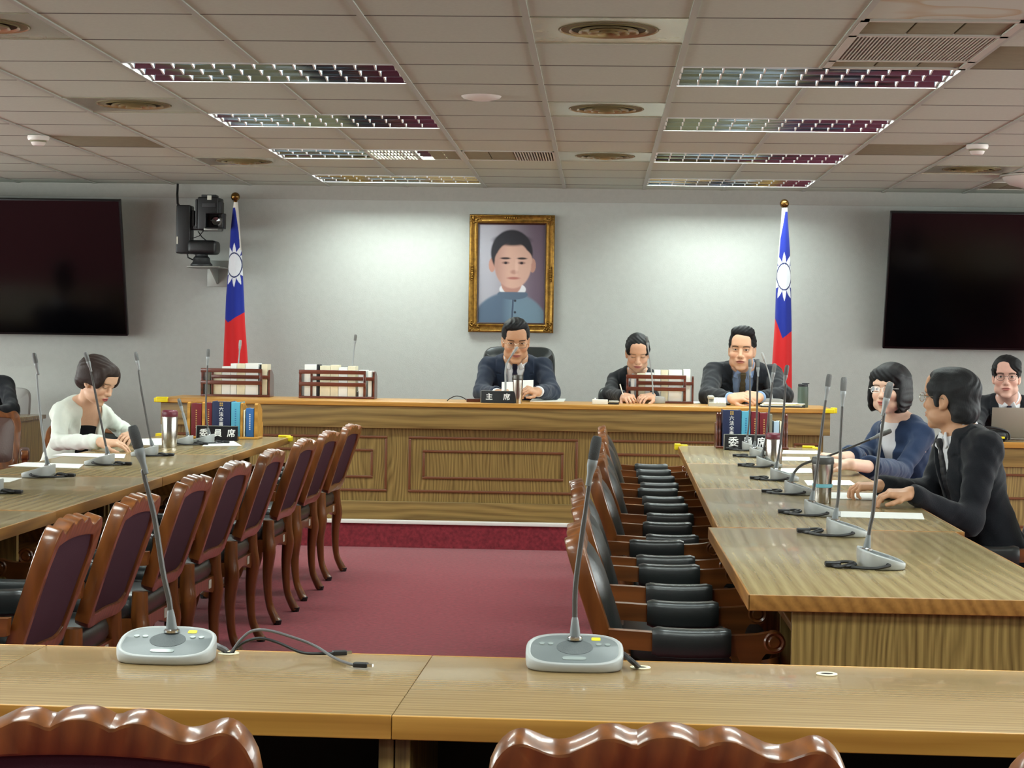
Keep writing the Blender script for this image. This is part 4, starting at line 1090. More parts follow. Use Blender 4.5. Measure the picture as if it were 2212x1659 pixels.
# loose cables of the near microphones
def cable(points, r, m, lab, plug=None, thick=False):
    P = smooth_path(points, 8); c = Vector(P[0]); c.z = .7505
    t = thing('cable', lab, 'cable', c, group='cables on the near desks')
    MB().tube([p-c for p in P], r, 8).build('cord', m, t)
    if plug:
        d = (P[-1]-P[-3]).normalized(); M_ = Matrix.Translation(P[-1]-c) @ d.to_track_quat('Y', 'Z').to_matrix().to_4x4()
        MB().rbox(-.0065, .0065, -.003, .022, -.004, .0045, .002).xf(M_).build('plug', 'cable_black', t)
        MB().box(-.004, .004, .022, .031, -.0022, .0026).xf(M_).build('connector', 'chrome', t, smooth=False)
        e_ = M_
h = atz(494, 1411, .7505)
g = thing('cable_grommet', 'torn pale cable hole beside the left near microphone', 'cable hole', h, group='cable holes in the near desk')
MB().lathe([(.0, .0003), (.012, .0004), (.0, .0006)], 20).build('opening', 'dark_gap', g); MB().lathe([(.011, 0), (.0135, .0018), (.018, .0012), (.0185, 0)], 24).build('rim', 'paper_cream', g)
yy = h.y
cable([h+Vector((.004, 0, .001)), at(505, 1402, yy), at(522, 1380, yy), at(545, 1363, yy), at(580, 1362, yy), at(630, 1376, yy), at(680, 1395, yy), atz(722, 1421, .757), atz(755, 1434, .756), atz(768, 1436, .756)], .0026, 'cable_grey', 'black loose cable with a white tipped plug, arching over the near desk', True)
cable([h+Vector((.006, .002, .001)), at(512, 1398, yy), at(535, 1384, yy), at(565, 1379, yy), at(600, 1388, yy), atz(650, 1409, .757), atz(690, 1412, .756), atz(722, 1411, .756)], .0026, 'cable_black', 'second loose black cable with a small plug, lying behind the first', True)
cable([atz(462, 1392, .762), at(474, 1398, yy), at(486, 1404, yy), h+Vector((-.004, 0, .002))], .0055, 'cable_grey', 'thick grey lead from the left near microphone into the cable hole')
h2 = atz(1383, 1442, .7505)
cable([atz(1346, 1412, .764), atz(1360, 1424, .768), atz(1372, 1434, .762), h2+Vector((-.003, 0, .001))], .0045, 'cable_black', 'thick black lead from the right near microphone into the cable hole')

# ---------------------------------------------------------------- cups, bottles
def cup(x, yb, zt, prof_h, r, lab, lid, waist=False, band=False, Y=None, tumbler=False):
    p = atz(x, yb, zt) if Y is None else Vector((at(x, yb, Y).x, Y, zt)); H = prof_h
    t = thing('steel_cup', lab, 'cup', p, group='steel cups')
    if tumbler:
        MB().lathe([(.0, 0), (r*.78, 0), (r*.8, .004), (r, H*.8), (r, H*.81)], 32).build('body', 'steel', t)
        MB().lathe([(r*1.0, H*.81), (r*1.03, H*.84), (r*1.03, H*.97), (r*.98, H), (r*.7, H), (0, H*.985)], 32).build('lid', 'steel_dark', t)
    elif waist:
        MB().lathe([(.0, 0), (r*.80, 0), (r*.82, .004), (r*.84, H*.25), (r*.86, H*.42), (r*.97, H*.66), (r, H*.80), (r, H*.82)], 32).build('body', 'steel', t)
        MB().lathe([(r*1.0, H*.82), (r*1.04, H*.84), (r*1.03, H*.94), (r*.98, H*.965), (r*.6, H*.995), (0, H)], 32).build('lid', lid, t)
    else:
        MB().lathe([(.0, 0), (r*.93, 0), (r*.95, .004), (r, H*.3), (r, H*.80), (r*.97, H*.825)], 32).build('body', 'steel', t)
        MB().lathe([(r*1.0, H*.825), (r*1.03, H*.84), (r*1.03, H*.94), (r*.98, H*.97), (r*.8, H), (0, H)], 32).build('lid', lid, t)
    if band: MB().lathe([(r*.9, H*.33), (r*.93, H*.335), (r*.94, H*.40), (r*.9, H*.405)], 28).build('band', 'band_blue', t)
cup(366, 966, .7505, .187, .0395, 'tall steel cup with maroon lid on the left desks', 'lid_maroon')
cup(1671, 1010, .7505, .158, .0375, 'tall steel cup with maroon lid on the right desks', 'lid_maroon', band=True)
cup(1776, 1086, .7505, .168, .038, 'waisted steel cup with dark grey lid on the right desks', 'lid_grey', waist=True, band=True)
cup(1118, 868, CT, .18, .033, 'steel tumbler beside the name plate on the counter', 'steel', Y=12.06, tumbler=True)
p = Vector((at(1734, 876, 12.16).x, 12.16, CT))
t = thing('drink_bottle', 'matt green bottle with black cap at the right end of the counter', 'bottle', p)
MB().lathe([(.0, 0), (.032, 0), (.0335, .003), (.0335, .125), (.031, .133)], 30).build('body', 'bottle_green', t)
MB().lathe([(.030, .133), (.0315, .135), (.0315, .147), (.029, .15), (.0, .15)], 30).build('cap', 'book_black', t)
MB().rbox(-.008, .04, -.006, .006, .150, .155, .002).build('strap', 'book_black', t)

# ---------------------------------------------------------------- paper on the tables
def sheet(q, z, lab, grp='sheets of paper on the desks', m='paper', h=.0012, nm='paper_sheet'):
    P = [atz(x, y, z) for x, y in q]; c = sum(P, Vector())/4; c.z = z
    vs = [p-c for p in P]+[p-c+Vector((0, 0, h)) for p in P]
    o = MB().add(vs, [(3, 2, 1, 0), (4, 5, 6, 7), (0, 1, 5, 4), (1, 2, 6, 5), (2, 3, 7, 6), (3, 0, 4, 7)]).build(nm, m, smooth=False); o.location = c
    return tag(o, lab, 'paper', grp)
TZ = .7508
sheet([(17, 1007), (170, 1012), (182, 1003), (55, 999)], TZ, 'white sheet beside the first wedge microphone on the left desks')
sheet([(112, 984), (268, 990), (272, 981), (140, 979)], TZ, 'white sheet before the elbow of the woman in cream')
sheet([(300, 962), (352, 962), (356, 947), (306, 948)], TZ, 'white sheet beside the tall steel cup')
sheet([(437, 964), (522, 963), (505, 953), (450, 954)], TZ, 'white sheet before the left name plate')
sheet([(-40, 1043), (20, 1042), (48, 1033), (-20, 1031)], TZ, 'white sheet at the left picture edge')
sheet([(1690, 980), (1772, 981), (1766, 974), (1692, 973)], TZ, 'white strip farthest on the right desks')
sheet([(1688, 995), (1752, 996), (1749, 988), (1689, 987)], TZ, 'white strip second farthest on the right desks')
sheet([(1686, 1022), (1758, 1022), (1752, 1012), (1687, 1012)], TZ, 'white strip behind the dark lidded cup')
sheet([(1745, 1049), (1850, 1048), (1836, 1038), (1737, 1038)], TZ, 'white sheet on the right desks before the woman in navy')
sheet([(1792, 1077), (1895, 1080), (1900, 1066), (1794, 1064)], TZ, 'white sheet under the hands of the man in black')
sheet([(1816, 1117), (1997, 1122), (1992, 1109), (1815, 1105)], TZ, 'long white strip on the nearest part of the right desks')
sheet([(1145, 868), (1218, 868), (1222, 863), (1150, 863)], CT+.0003, 'stack of white paper at the right hand side of the presiding man', 'papers on the counter', h=.006, nm='paper_stack')
sheet([(1475, 871), (1530, 872), (1532, 868), (1478, 867)], CT+.0003, 'white sheet left of the telephone on the counter', 'papers on the counter')
def small(lab, cat, nm, x, y, Y, z=CT): p = at(x, y, Y); return thing(nm, lab, cat, (p.x, Y, z))
t = small('grey desk telephone on the counter before the man with clasped hands', 'telephone', 'telephone', 1549, 868, 12.12)
MB().prism([(-.05, 0), (.05, 0), (.05, .05), (.03, .055), (-.05, .022)], -.055, .055, 'yz').build('base', 'phone_grey', t)
MB().rbox(-.06, -.02, -.045, .05, .045, .068, .009).build('handset', 'phone_grey', t)
m = MB()
for i in range(3):
    for j in range(4): m.rbox(-.008+i*.018, .004+i*.018, -.045+j*.02, -.033+j*.02, .024+j*.0068, .034+j*.0068, .002)
m.build('keys', 'letter_white', t)
t = small('open folder with yellow page tabs at the right end of the counter', 'folder', 'folder', 1692, 872, 12.16)
MB().rbox(-.15, .13, -.09, .09, 0, .008, .002).build('cover', 'book_black', t)
for i in range(3): MB().rbox(-.14+.01*i, .11+.01*i, -.08, .08, .0085+.006*i, .0135+.006*i, .001).build('pages', 'paper' if i != 1 else 'paper_cream', t)
m = MB()
for i in range(4): m.box(.0+.025*i, .018+.025*i, -.095, -.08, .009+.004*i, .010+.004*i)
m.build('page_tabs', 'yellow_foam', t, smooth=False)
t = small('small white carton on the counter left of the woman taking notes', 'carton', 'carton', 1296, 870, 12.14)
MB().rbox(-.05, .05, -.035, .035, 0, .03, .003).build('box', 'cup_white', t); MB().tube([(-.03, 0, .03), (-.035, 0, .038)], .006, 8).build('tissue', 'paper', t)
t = small('dark cable and adapter on the counter left of the name plate', 'cable', 'adapter', 1018, 866, 12.16)
MB().rbox(-.03, .06, -.03, .03, 0, .022, .004).build('adapter_block', 'mahogany', t)
MB().tube(smooth_path([(-.03, 0, .012), (-.06, .0, .03), (-.10, 0, .036), (-.14, 0, .018), (-.155, -.01, .003)]), .003, 8).build('cord', 'cable_black', t)
t = small('low dark stapler and clip beside the white carton on the counter', 'stapler', 'stapler', 1325, 870, 12.14)
MB().rbox(-.035, .035, -.015, .015, 0, .01, .003).build('base', 'book_black', t); MB().rbox(-.03, .035, -.012, .012, .011, .024, .005).build('arm', 'phone_grey', t)
# laptop and bag at the right edge
p = at(2186, 945, 11.72)
t = thing('laptop', 'silver laptop standing open on the right edge desk', 'laptop', (p.x+.055, 11.80, .751), .05)
MB().rbox(-.17, .17, -.0, .23, 0, .014, .005).build('keyboard_deck', 'laptop_silver', t)
lid = MB().rbox(-.17, .17, -.004, .004, 0, .188, .003); lid.xf(Matrix.Translation((0, -.002, .013)) @ Matrix.Rotation(R(8), 4, 'X')); lo = lid.build('lid', 'laptop_silver', t)
MB().lathe([(.0, -.001), (.012, -.001), (.014, .0), (.011, .0005)], 24, (.045, -.018, .095), axis=1).build('logo', 'steel_dark', lo)
p = at(2140, 943, 11.7)
t = thing('document_bag', 'black bag with yellow tags on the desk left of the laptop', 'bag', (p.x-.02, 11.66, .751))
MB().rbox(-.14, .10, -.10, .10, 0, .075, .03).build('pouch', 'device_black', t)
MB().rbox(-.02, .075, -.106, -.0995, .018, .030, .002).build('tag_strip', 'yellow_foam', t)
MB().tube(smooth_path([(-.12, -.08, .07), (-.02, -.11, .085), (.09, -.10, .06), (.105, -.09, .01)]), .007, 8).build('strap', 'cable_black', t)
# ---------------------------------------------------------------- people: bodies and clothes grown as smooth surfaces
def skinmat(name): return mat(name, (200, 150, 125), .5, spec=.35, vc=True, var=(60, .03))
skinmat('skin')
def hairmat(name, col):
    m = mat(name, col, .55, spec=.22); nt = m.node_tree; b = nt.nodes['Principled BSDF']
    tc = nt.nodes.new('ShaderNodeTexCoord'); mp = nt.nodes.new('ShaderNodeMapping'); mp.inputs['Scale'].default_value = (260, 260, 40)
    n = nt.nodes.new('ShaderNodeTexNoise'); n.inputs['Scale'].default_value = 1; n.inputs['Detail'].default_value = 3; n.inputs['Distortion'].default_value = .6
    bp = nt.nodes.new('ShaderNodeBump'); bp.inputs['Strength'].default_value = .35; bp.inputs['Distance'].default_value = .004
    for a, c in ((tc.outputs['Object'], mp.inputs[0]), (mp.outputs[0], n.inputs['Vector']), (n.outputs[0], bp.inputs['Height']), (bp.outputs[0], b.inputs['Normal'])): nt.links.new(a, c)
hairmat('hair_black', (20, 19, 21)); hairmat('hair_brown', (48, 36, 32)); hairmat('hair_grey', (40, 42, 44))
mat('suit_navy', (34, 44, 62), .85, spec=.2, bump=(300, .25), sheen=.15)
mat('suit_black', (24, 27, 33), .85, spec=.2, bump=(300, .25), sheen=.15)
mat('dress_blue', (28, 46, 76), .8, spec=.25, bump=(260, .25), sheen=.15)
mat('jacket_cream', (226, 232, 222), .8, spec=.2, bump=(300, .2))
mat('cloth_white', (232, 234, 238), .8, spec=.2, bump=(300, .15))
mat('cloth_pale_blue', (150, 178, 220), .8, spec=.2)
mat('cloth_black', (14, 15, 20), .85, spec=.2)
mat('tie_navy', (24, 22, 44), .6, spec=.3); mat('tie_olive', (96, 88, 66), .6, spec=.3); mat('tie_black', (18, 19, 26), .6)
mat('glasses_metal', (190, 184, 172), .25, metal=1); mat('glasses_dark', (40, 34, 36), .3); mat('glasses_pale', (236, 230, 222), .3)
m = bpy.data.materials.new('lens'); m.use_nodes = True; nt = m.node_tree; nt.nodes.remove(nt.nodes['Principled BSDF'])
tr = nt.nodes.new('ShaderNodeBsdfTransparent'); gl = nt.nodes.new('ShaderNodeBsdfGlossy'); gl.inputs['Roughness'].default_value = .03
mx = nt.nodes.new('ShaderNodeMixShader'); mx.inputs[0].default_value = .06; tr.inputs[0].default_value = (.95, .96, .97, 1)
nt.links.new(tr.outputs[0], mx.inputs[1]); nt.links.new(gl.outputs[0], mx.inputs[2]); nt.links.new(mx.outputs[0], nt.nodes['Material Output'].inputs[0]); MATS['lens'] = m

V3 = lambda *a: np.array(a, float)
def nrm(v): v = np.asarray(v, float); return v/np.linalg.norm(v)
def frame(fwd, up=(0, 0, 1), roll=0.):
    """columns: side (the person's left hand side is -x ... right is +x), forward, up"""
    y = nrm(fwd); x = nrm(np.cross(y, up)); z = np.cross(x, y)
    if roll: c, s = math.cos(roll), math.sin(roll); x, z = x*c+z*s, z*c-x*s
    return np.stack([x, y, z], 1)
class Field:
    def __init__(s): s.p = []
    def ell(s, c, r, Rm=None, op='u', k=.015): s.p.append(('e', np.asarray(c, float), np.asarray(r, float), np.eye(3) if Rm is None else Rm, op, k)); return s
    def cone(s, a, b, ra, rb, op='u', k=.015): s.p.append(('c', np.asarray(a, float), np.asarray(b, float), (ra, rb), op, k)); return s
    def box(s, c, h, Rm=None, r=.005, op='u', k=.01): s.p.append(('b', np.asarray(c, float), np.asarray(h, float), np.eye(3) if Rm is None else Rm, op, k, r)); return s
    def fn(s, f, lo, hi, op='s', k=.004): s.p.append(('f', f, np.asarray(lo, float), np.asarray(hi, float), op, k)); return s
    def bounds(s, q):
        t = q[0]
        if t == 'e': e = np.abs(q[3])@q[2]; return q[1]-e, q[1]+e
        if t == 'c': m = max(q[3]); return np.minimum(q[1], q[2])-m, np.maximum(q[1], q[2])+m
        if t == 'b': e = np.abs(q[3])@q[2]; return q[1]-e, q[1]+e
        return q[2], q[3]
    def dist(s, q, X, Y, Z):
        t = q[0]
        if t == 'c':
            a, b, (ra, rb) = q[1], q[2], q[3]; d = b-a; L2 = max(d@d, 1e-9)
            h = np.clip(((X-a[0])*d[0]+(Y-a[1])*d[1]+(Z-a[2])*d[2])/L2, 0, 1)
            return np.sqrt((X-a[0]-h*d[0])**2+(Y-a[1]-h*d[1])**2+(Z-a[2]-h*d[2])**2)-(ra+(rb-ra)*h)
        if t == 'f': return q[1](X, Y, Z)
        c, M = q[1], q[3]; u = [(X-c[0])*M[0, i]+(Y-c[1])*M[1, i]+(Z-c[2])*M[2, i] for i in range(3)]
        if t == 'e':
            r = q[2]; k0 = np.sqrt(sum((u[i]/r[i])**2 for i in range(3))); k1 = np.sqrt(sum((u[i]/r[i]**2)**2 for i in range(3)))
            return k0*(k0-1)/np.maximum(k1, 1e-6)
        r = q[6]; g = [np.abs(u[i])-(q[2][i]-r) for i in range(3)]
        return np.sqrt(sum(np.maximum(v, 0)**2 for v in g))+np.minimum(np.maximum(np.maximum(g[0], g[1]), g[2]), 0)-r
    def comb(s, D, d, op, k):
        if op == 'u': h = np.clip(.5+.5*(d-D)/k, 0, 1); return d+(D-d)*h-k*h*(1-h)
        e = -d if op == 's' else d
        h = np.clip(.5-.5*(e-D)/k, 0, 1); return e+(D-e)*h+k*h*(1-h)
    def grid(s, xs, ys, zs):
        D = np.full((len(xs), len(ys), len(zs)), .08, np.float32)
        for q in s.p:
            op, k = (q[4], q[5]); lo, hi = s.bounds(q); pad = k+.012
            sl = [slice(max(0, np.searchsorted(a, lo[i]-pad)-1), np.searchsorted(a, hi[i]+pad)+1) for i, a in enumerate((xs, ys, zs))]
            X = xs[sl[0]][:, None, None]; Y = ys[sl[1]][None, :, None]; Z = zs[sl[2]][None, None, :]
            if 0 in (X.size, Y.size, Z.size): continue
            d = s.dist(q, X, Y, Z)
            D[sl[0], sl[1], sl[2]] = s.comb(D[sl[0], sl[1], sl[2]], d, op, k)
        return D
    def at(s, P):
        P = np.asarray(P, float); X, Y, Z = P[:, 0], P[:, 1], P[:, 2]; D = np.full(len(P), .08)
        for q in s.p: D = s.comb(D, s.dist(q, X, Y, Z), q[4], q[5])
        return D
    def box_all(s):
        b = [s.bounds(q) for q in s.p if q[4] == 'u']
        return np.min([x[0] for x in b], 0)-.02, np.max([x[1] for x in b], 0)+.02
def axis_pts(lo, hi, step, focus=()):
    out = [lo]; 
    while out[-1] < hi:
        st = step
        for a, b, s_ in focus:
            if a <= out[-1] < b: st = min(st, s_)
        out.append(out[-1]+st)
    return np.array(out)
def grow(F, step, focus=(), post=None):
    """surface of a field: one vertex for every cell the surface passes through"""
    lo, hi = F.box_all()
    ax = [axis_pts(lo[i], hi[i], step, [(c[i]-r[i], c[i]+r[i], s_) for c, r, s_ in focus]) for i in range(3)]
    D = F.grid(*ax)
    if post is not None: D = D+post(ax[0][:, None, None], ax[1][None, :, None], ax[2][None, None, :])
    D[0], D[-1] = .08, .08; D[:, 0] = .08; D[:, -1] = .08; D[:, :, 0] = .08; D[:, :, -1] = .08
    S = D < 0; n = [a-1 for a in D.shape]
    cnt = sum(S[i:i+n[0], j:j+n[1], k:k+n[2]].astype(np.int8) for i in (0, 1) for j in (0, 1) for k in (0, 1))
    I = np.argwhere((cnt > 0) & (cnt < 8)); idx = np.full(n, -1, np.int32); idx[tuple(I.T)] = np.arange(len(I))
    acc = np.zeros((len(I), 3)); num = np.zeros(len(I))
    cs = [(0, 0, 0), (1, 0, 0), (0, 1, 0), (1, 1, 0), (0, 0, 1), (1, 0, 1), (0, 1, 1), (1, 1, 1)]
    val = [D[I[:, 0]+c[0], I[:, 1]+c[1], I[:, 2]+c[2]] for c in cs]
    for a in range(8):
        for b in range(a+1, 8):
            df = [cs[b][q]-cs[a][q] for q in range(3)]
            if sum(abs(q) for q in df) != 1: continue
            va, vb = val[a], val[b]; m = (va < 0) != (vb < 0); t = np.where(m, va/np.where(m, va-vb, 1), 0)
            for q in range(3): acc[:, q] += np.where(m, cs[a][q]+t*df[q], 0)
            num += m
    g = I+acc/np.maximum(num, 1)[:, None]
    V = np.stack([np.interp(g[:, i], np.arange(len(ax[i])), ax[i]) for i in range(3)], 1)
    Fs = []
    for d in range(3):
        e = [slice(0, -1) if q == d else slice(1, -1) for q in range(3)]; e2 = [slice(1, None) if q == d else slice(1, -1) for q in range(3)]
        A, B = S[tuple(e)], S[tuple(e2)]; Q = np.argwhere(A != B)
        if not len(Q): continue
        sgn = A[tuple(Q.T)]; base = Q.copy()
        o1, o2 = [(1, 2), (2, 0), (0, 1)][d]
        for q in range(3):
            if q != d: base[:, q] += 1
        def ii(da, db): c = base.copy(); c[:, o1] -= da; c[:, o2] -= db; return idx[c[:, 0], c[:, 1], c[:, 2]]
        q4 = np.stack([ii(1, 1), ii(0, 1), ii(0, 0), ii(1, 0)], 1); q4[~sgn] = q4[~sgn][:, ::-1]; Fs.append(q4)
    return V, np.concatenate(Fs)

def hand(F, wrist, dr, back, thumb, curl=(20, 25, 15), s=1., spread=.0, tcurl=0.):
    """palm, four fingers, thumb; dr along the fingers, back = direction of the back of the hand, thumb = +1/-1 side"""
    y = nrm(dr); z = nrm(np.asarray(back, float)-y*np.dot(back, y)); x = np.cross(y, z)
    M = np.stack([x, y, z], 1); w0 = np.asarray(wrist, float); T = lambda a, b, c: w0+M@(np.array([a, b, c])*s)
    F.ell(T(0, .012, 0), np.array([.030, .030, .019])*s, M, k=.015)
    F.box(T(0, .050, 0), np.array([.040, .042, .0135])*s, M, .012*s, k=.012)
    F.ell(T(thumb*.026, .035, -.008), np.array([.020, .034, .016])*s, M, k=.01)
    for i, (bx, by, ln, r) in enumerate(((.030, .086, .072, .0088), (.0102, .091, .080, .0092), (-.0102, .087, .074, .0088), (-.029, .078, .058, .0078))):
        a = np.array([thumb*bx, by, .002]); ang = 0.; sp = math.radians(spread*(1.5-i)*-1)*thumb*-1
        F.ell(T(*a), np.array([r*1.12]*3)*s, M, k=.008)
        for q, (f, c) in enumerate(zip((.46, .30, .24), curl)):
            ang += math.radians(c*(1+.12*i)); d = np.array([math.sin(sp), math.cos(ang), -math.sin(ang)])*ln*f
            b = a+d; F.cone(T(*a), T(*b), r*s*(1-.07*q), r*s*(.93-.07*q), k=.0035); a = b
    a = np.array([thumb*.030, .026, -.006]); 
    for q, (dx, dy, dz, r) in enumerate(((.022, .026, -.008-.01*tcurl, .0125), (.010-.012*tcurl, .030, -.006-.012*tcurl, .0105), (.002-.016*tcurl, .022, -.004-.008*tcurl, .0088))):
        b = a+np.array([thumb*dx, dy, dz]); F.cone(T(*a), T(*b), r*s, r*.9*s, k=.006); a = b

def face_field(F, c, M, h, fem, smile=0., full=1.):
    T = lambda x, y, z: c+M@(np.array([x, y, z])*h)
    E = lambda p, r, op='u', k=.015: F.ell(T(*p), np.array(r)*h, M, op, k*h)
    E((0, -.018, .036), (.074, .094, .084), k=.02)
    E((0, .028, -.022), (.063*full, .062, .088), k=.03)
    E((0, .040, -.080), (.045*full, .046, .034), k=.025)
    E((0, .074, -.104), (.020 if fem else .025, .018, .015), k=.02)
    for s in (-1, 1):
        E((s*.040*full, .062, -.024), (.026, .026, .024), k=.025)
        E((s*.046*full, .030, -.070), (.024, .040, .026), k=.02)
        E((s*.032, .104, .012), (.019, .014, .0115), 's', .014)
    E((0, .080, .034), (.056, .020, .014), k=.02); E((0, .075, .066), (.056, .026, .04), k=.03)
    for s in (-1, 1):
        E((s*.032, .0795, .0095), (.0150, .0125, .0108), k=.005)
        E((s*.032, .0845, .0165), (.017, .0085, .0042), k=.005); E((s*.032, .084, .0012), (.015, .0075, .0034), k=.006)
        E((s*.0125, .094, -.033), (.0085, .011, .0075), k=.006)
        E((s*.0745, -.006, -.004), (.0115, .021, .033), k=.007); E((s*.083, .002, -.002), (.007, .013, .022), 's', .005)
        E((s*.072, .004, -.031), (.008, .010, .010), k=.006)
    F.cone(T(0, .088, .018), T(0, .108, -.026), .0085*h, .0115*h, k=.012*h)
    E((0, .106, -.030), (.0125, .010, .0095), k=.008)
    E((0, .082, -.060), (.028, .020, .020), k=.02)
    E((0, .1000-.001, -.0575), (.0215, .0085, .0050), k=.004); E((0, .0985, -.0680), (.0190, .0085, .0058), k=.004)
    E((0, .1085, -.0625), (.026+.004*smile, .0085, .0010), 's', .003)

def face_paint(P, c, M, h, tone, fem, lips, brow, eye_open=1., smile=0.):
    """skin, brows, eyes and lips by place on the face"""
    q = (P-c)@M/h; x, y, z = q[:, 0], q[:, 1], q[:, 2]; C = np.tile(lin(tone), (len(P), 1)); fr = y > .045
    def put(m, col, a=1.): m = (np.clip(m, 0, 1)*a*fr)[:, None]; C[:] = C*(1-m)+lin(col)*m
    ax = np.abs(x); so = lambda d, w_: 1-sst(-w_, w_, d)
    ex = (ax-.032)
    put(1-sst(.5, 1.2, np.hypot((ax-.042)/.022, (z+.030)/.020)), (min(255, tone[0]+4), tone[1]-16, tone[2]-14), .45)
    lz = -.0625+smile*.007*(ax/.026)**2
    put(so(np.hypot(x/.0255, (z-lz+.0005)/(.0105 if fem else .0092))-1, .22), lips, .9)
    put(so(np.hypot(x/.0265, (z-lz)/.0017)-1, .5), (82, 36, 36), .85)
    bz = .0285+.0045*np.cos((ax-.034)/.022*1.4)-.003
    put(so(np.maximum(np.abs(z-bz)-(.0026 if fem else .0040), np.abs(ax-.0335)-.0195)/.0022, .8), brow, .85)
    if eye_open > .3:
        e = np.hypot(ex/.0142, (z-.0095)/(.0052*eye_open))-1
        put(so(e, .2), (208, 196, 188)); put(so(np.hypot(ex/.0062, (z-.0098)/.0062)-1, .2)*(e < .1), (30, 20, 18))
        put(so(np.maximum(np.abs(np.hypot(ex/.0150, (z-.0090)/(.0072*eye_open))-1)-.12, .0095-z)/.12, .6), (44, 30, 28), .9)
    else:
        put(so(np.maximum(np.abs(z-.0045+.006*(1-(ex/.015)**2)*0-.0018*(1-(ex/.015)**2)*-1)-.0016, np.abs(ex)-.0150)/.002, .7), (50, 34, 32), .95)
    put(so(np.hypot((ax-.0075)/.0048, (z+.0395)/.0028)-1, .4), (96, 52, 44), .7)
    return C

def glasses(parent, org, c, M, h, m, rx=.0225, rz=.0165, rim=.0013, e=3., rimless=False):
    T = lambda x, y, z: Vector(c+M@(np.array([x, y, z])*h)-org)
    g = MB()
    for s in (-1, 1):
        o = [T(s*.033+a, .114-abs(s*.033+a)*.10, .006+b) for a, b in stadium(rx, rz, 28, e)]
        g.tube(o+[o[0]], rim*h, 6, cap=False)
        g.tube(smooth_path([T(s*(.033+rx), .108, .012), T(s*.072, .10, .013), T(s*.079, .05, .012), T(s*.080, .0, .008), T(s*.078, -.02, -.006)], 5), rim*h, 6)
        for q in ((s*.011, .100, -.004),): g.tube([T(s*.014, .111, .004), T(s*.012, .102, -.006)], rim*h*.8, 5)
    g.tube(smooth_path([T(-.033+rx, .113, .010), T(0, .116, .0125), T(.033-rx, .113, .010)], 5), rim*h, 6)
    ob = g.build('glasses', m, parent)
    for s in (-1, 1):
        o = [T(s*.033+a, .114-abs(s*.033+a)*.10, .006+b) for a, b in stadium(rx*.97, rz*.97, 28, e)]
        MB().add(o+[T(s*.033, .1115, .006)], [(k, (k+1) % 28, 28) for k in range(28)]).build('lens', 'lens', ob)

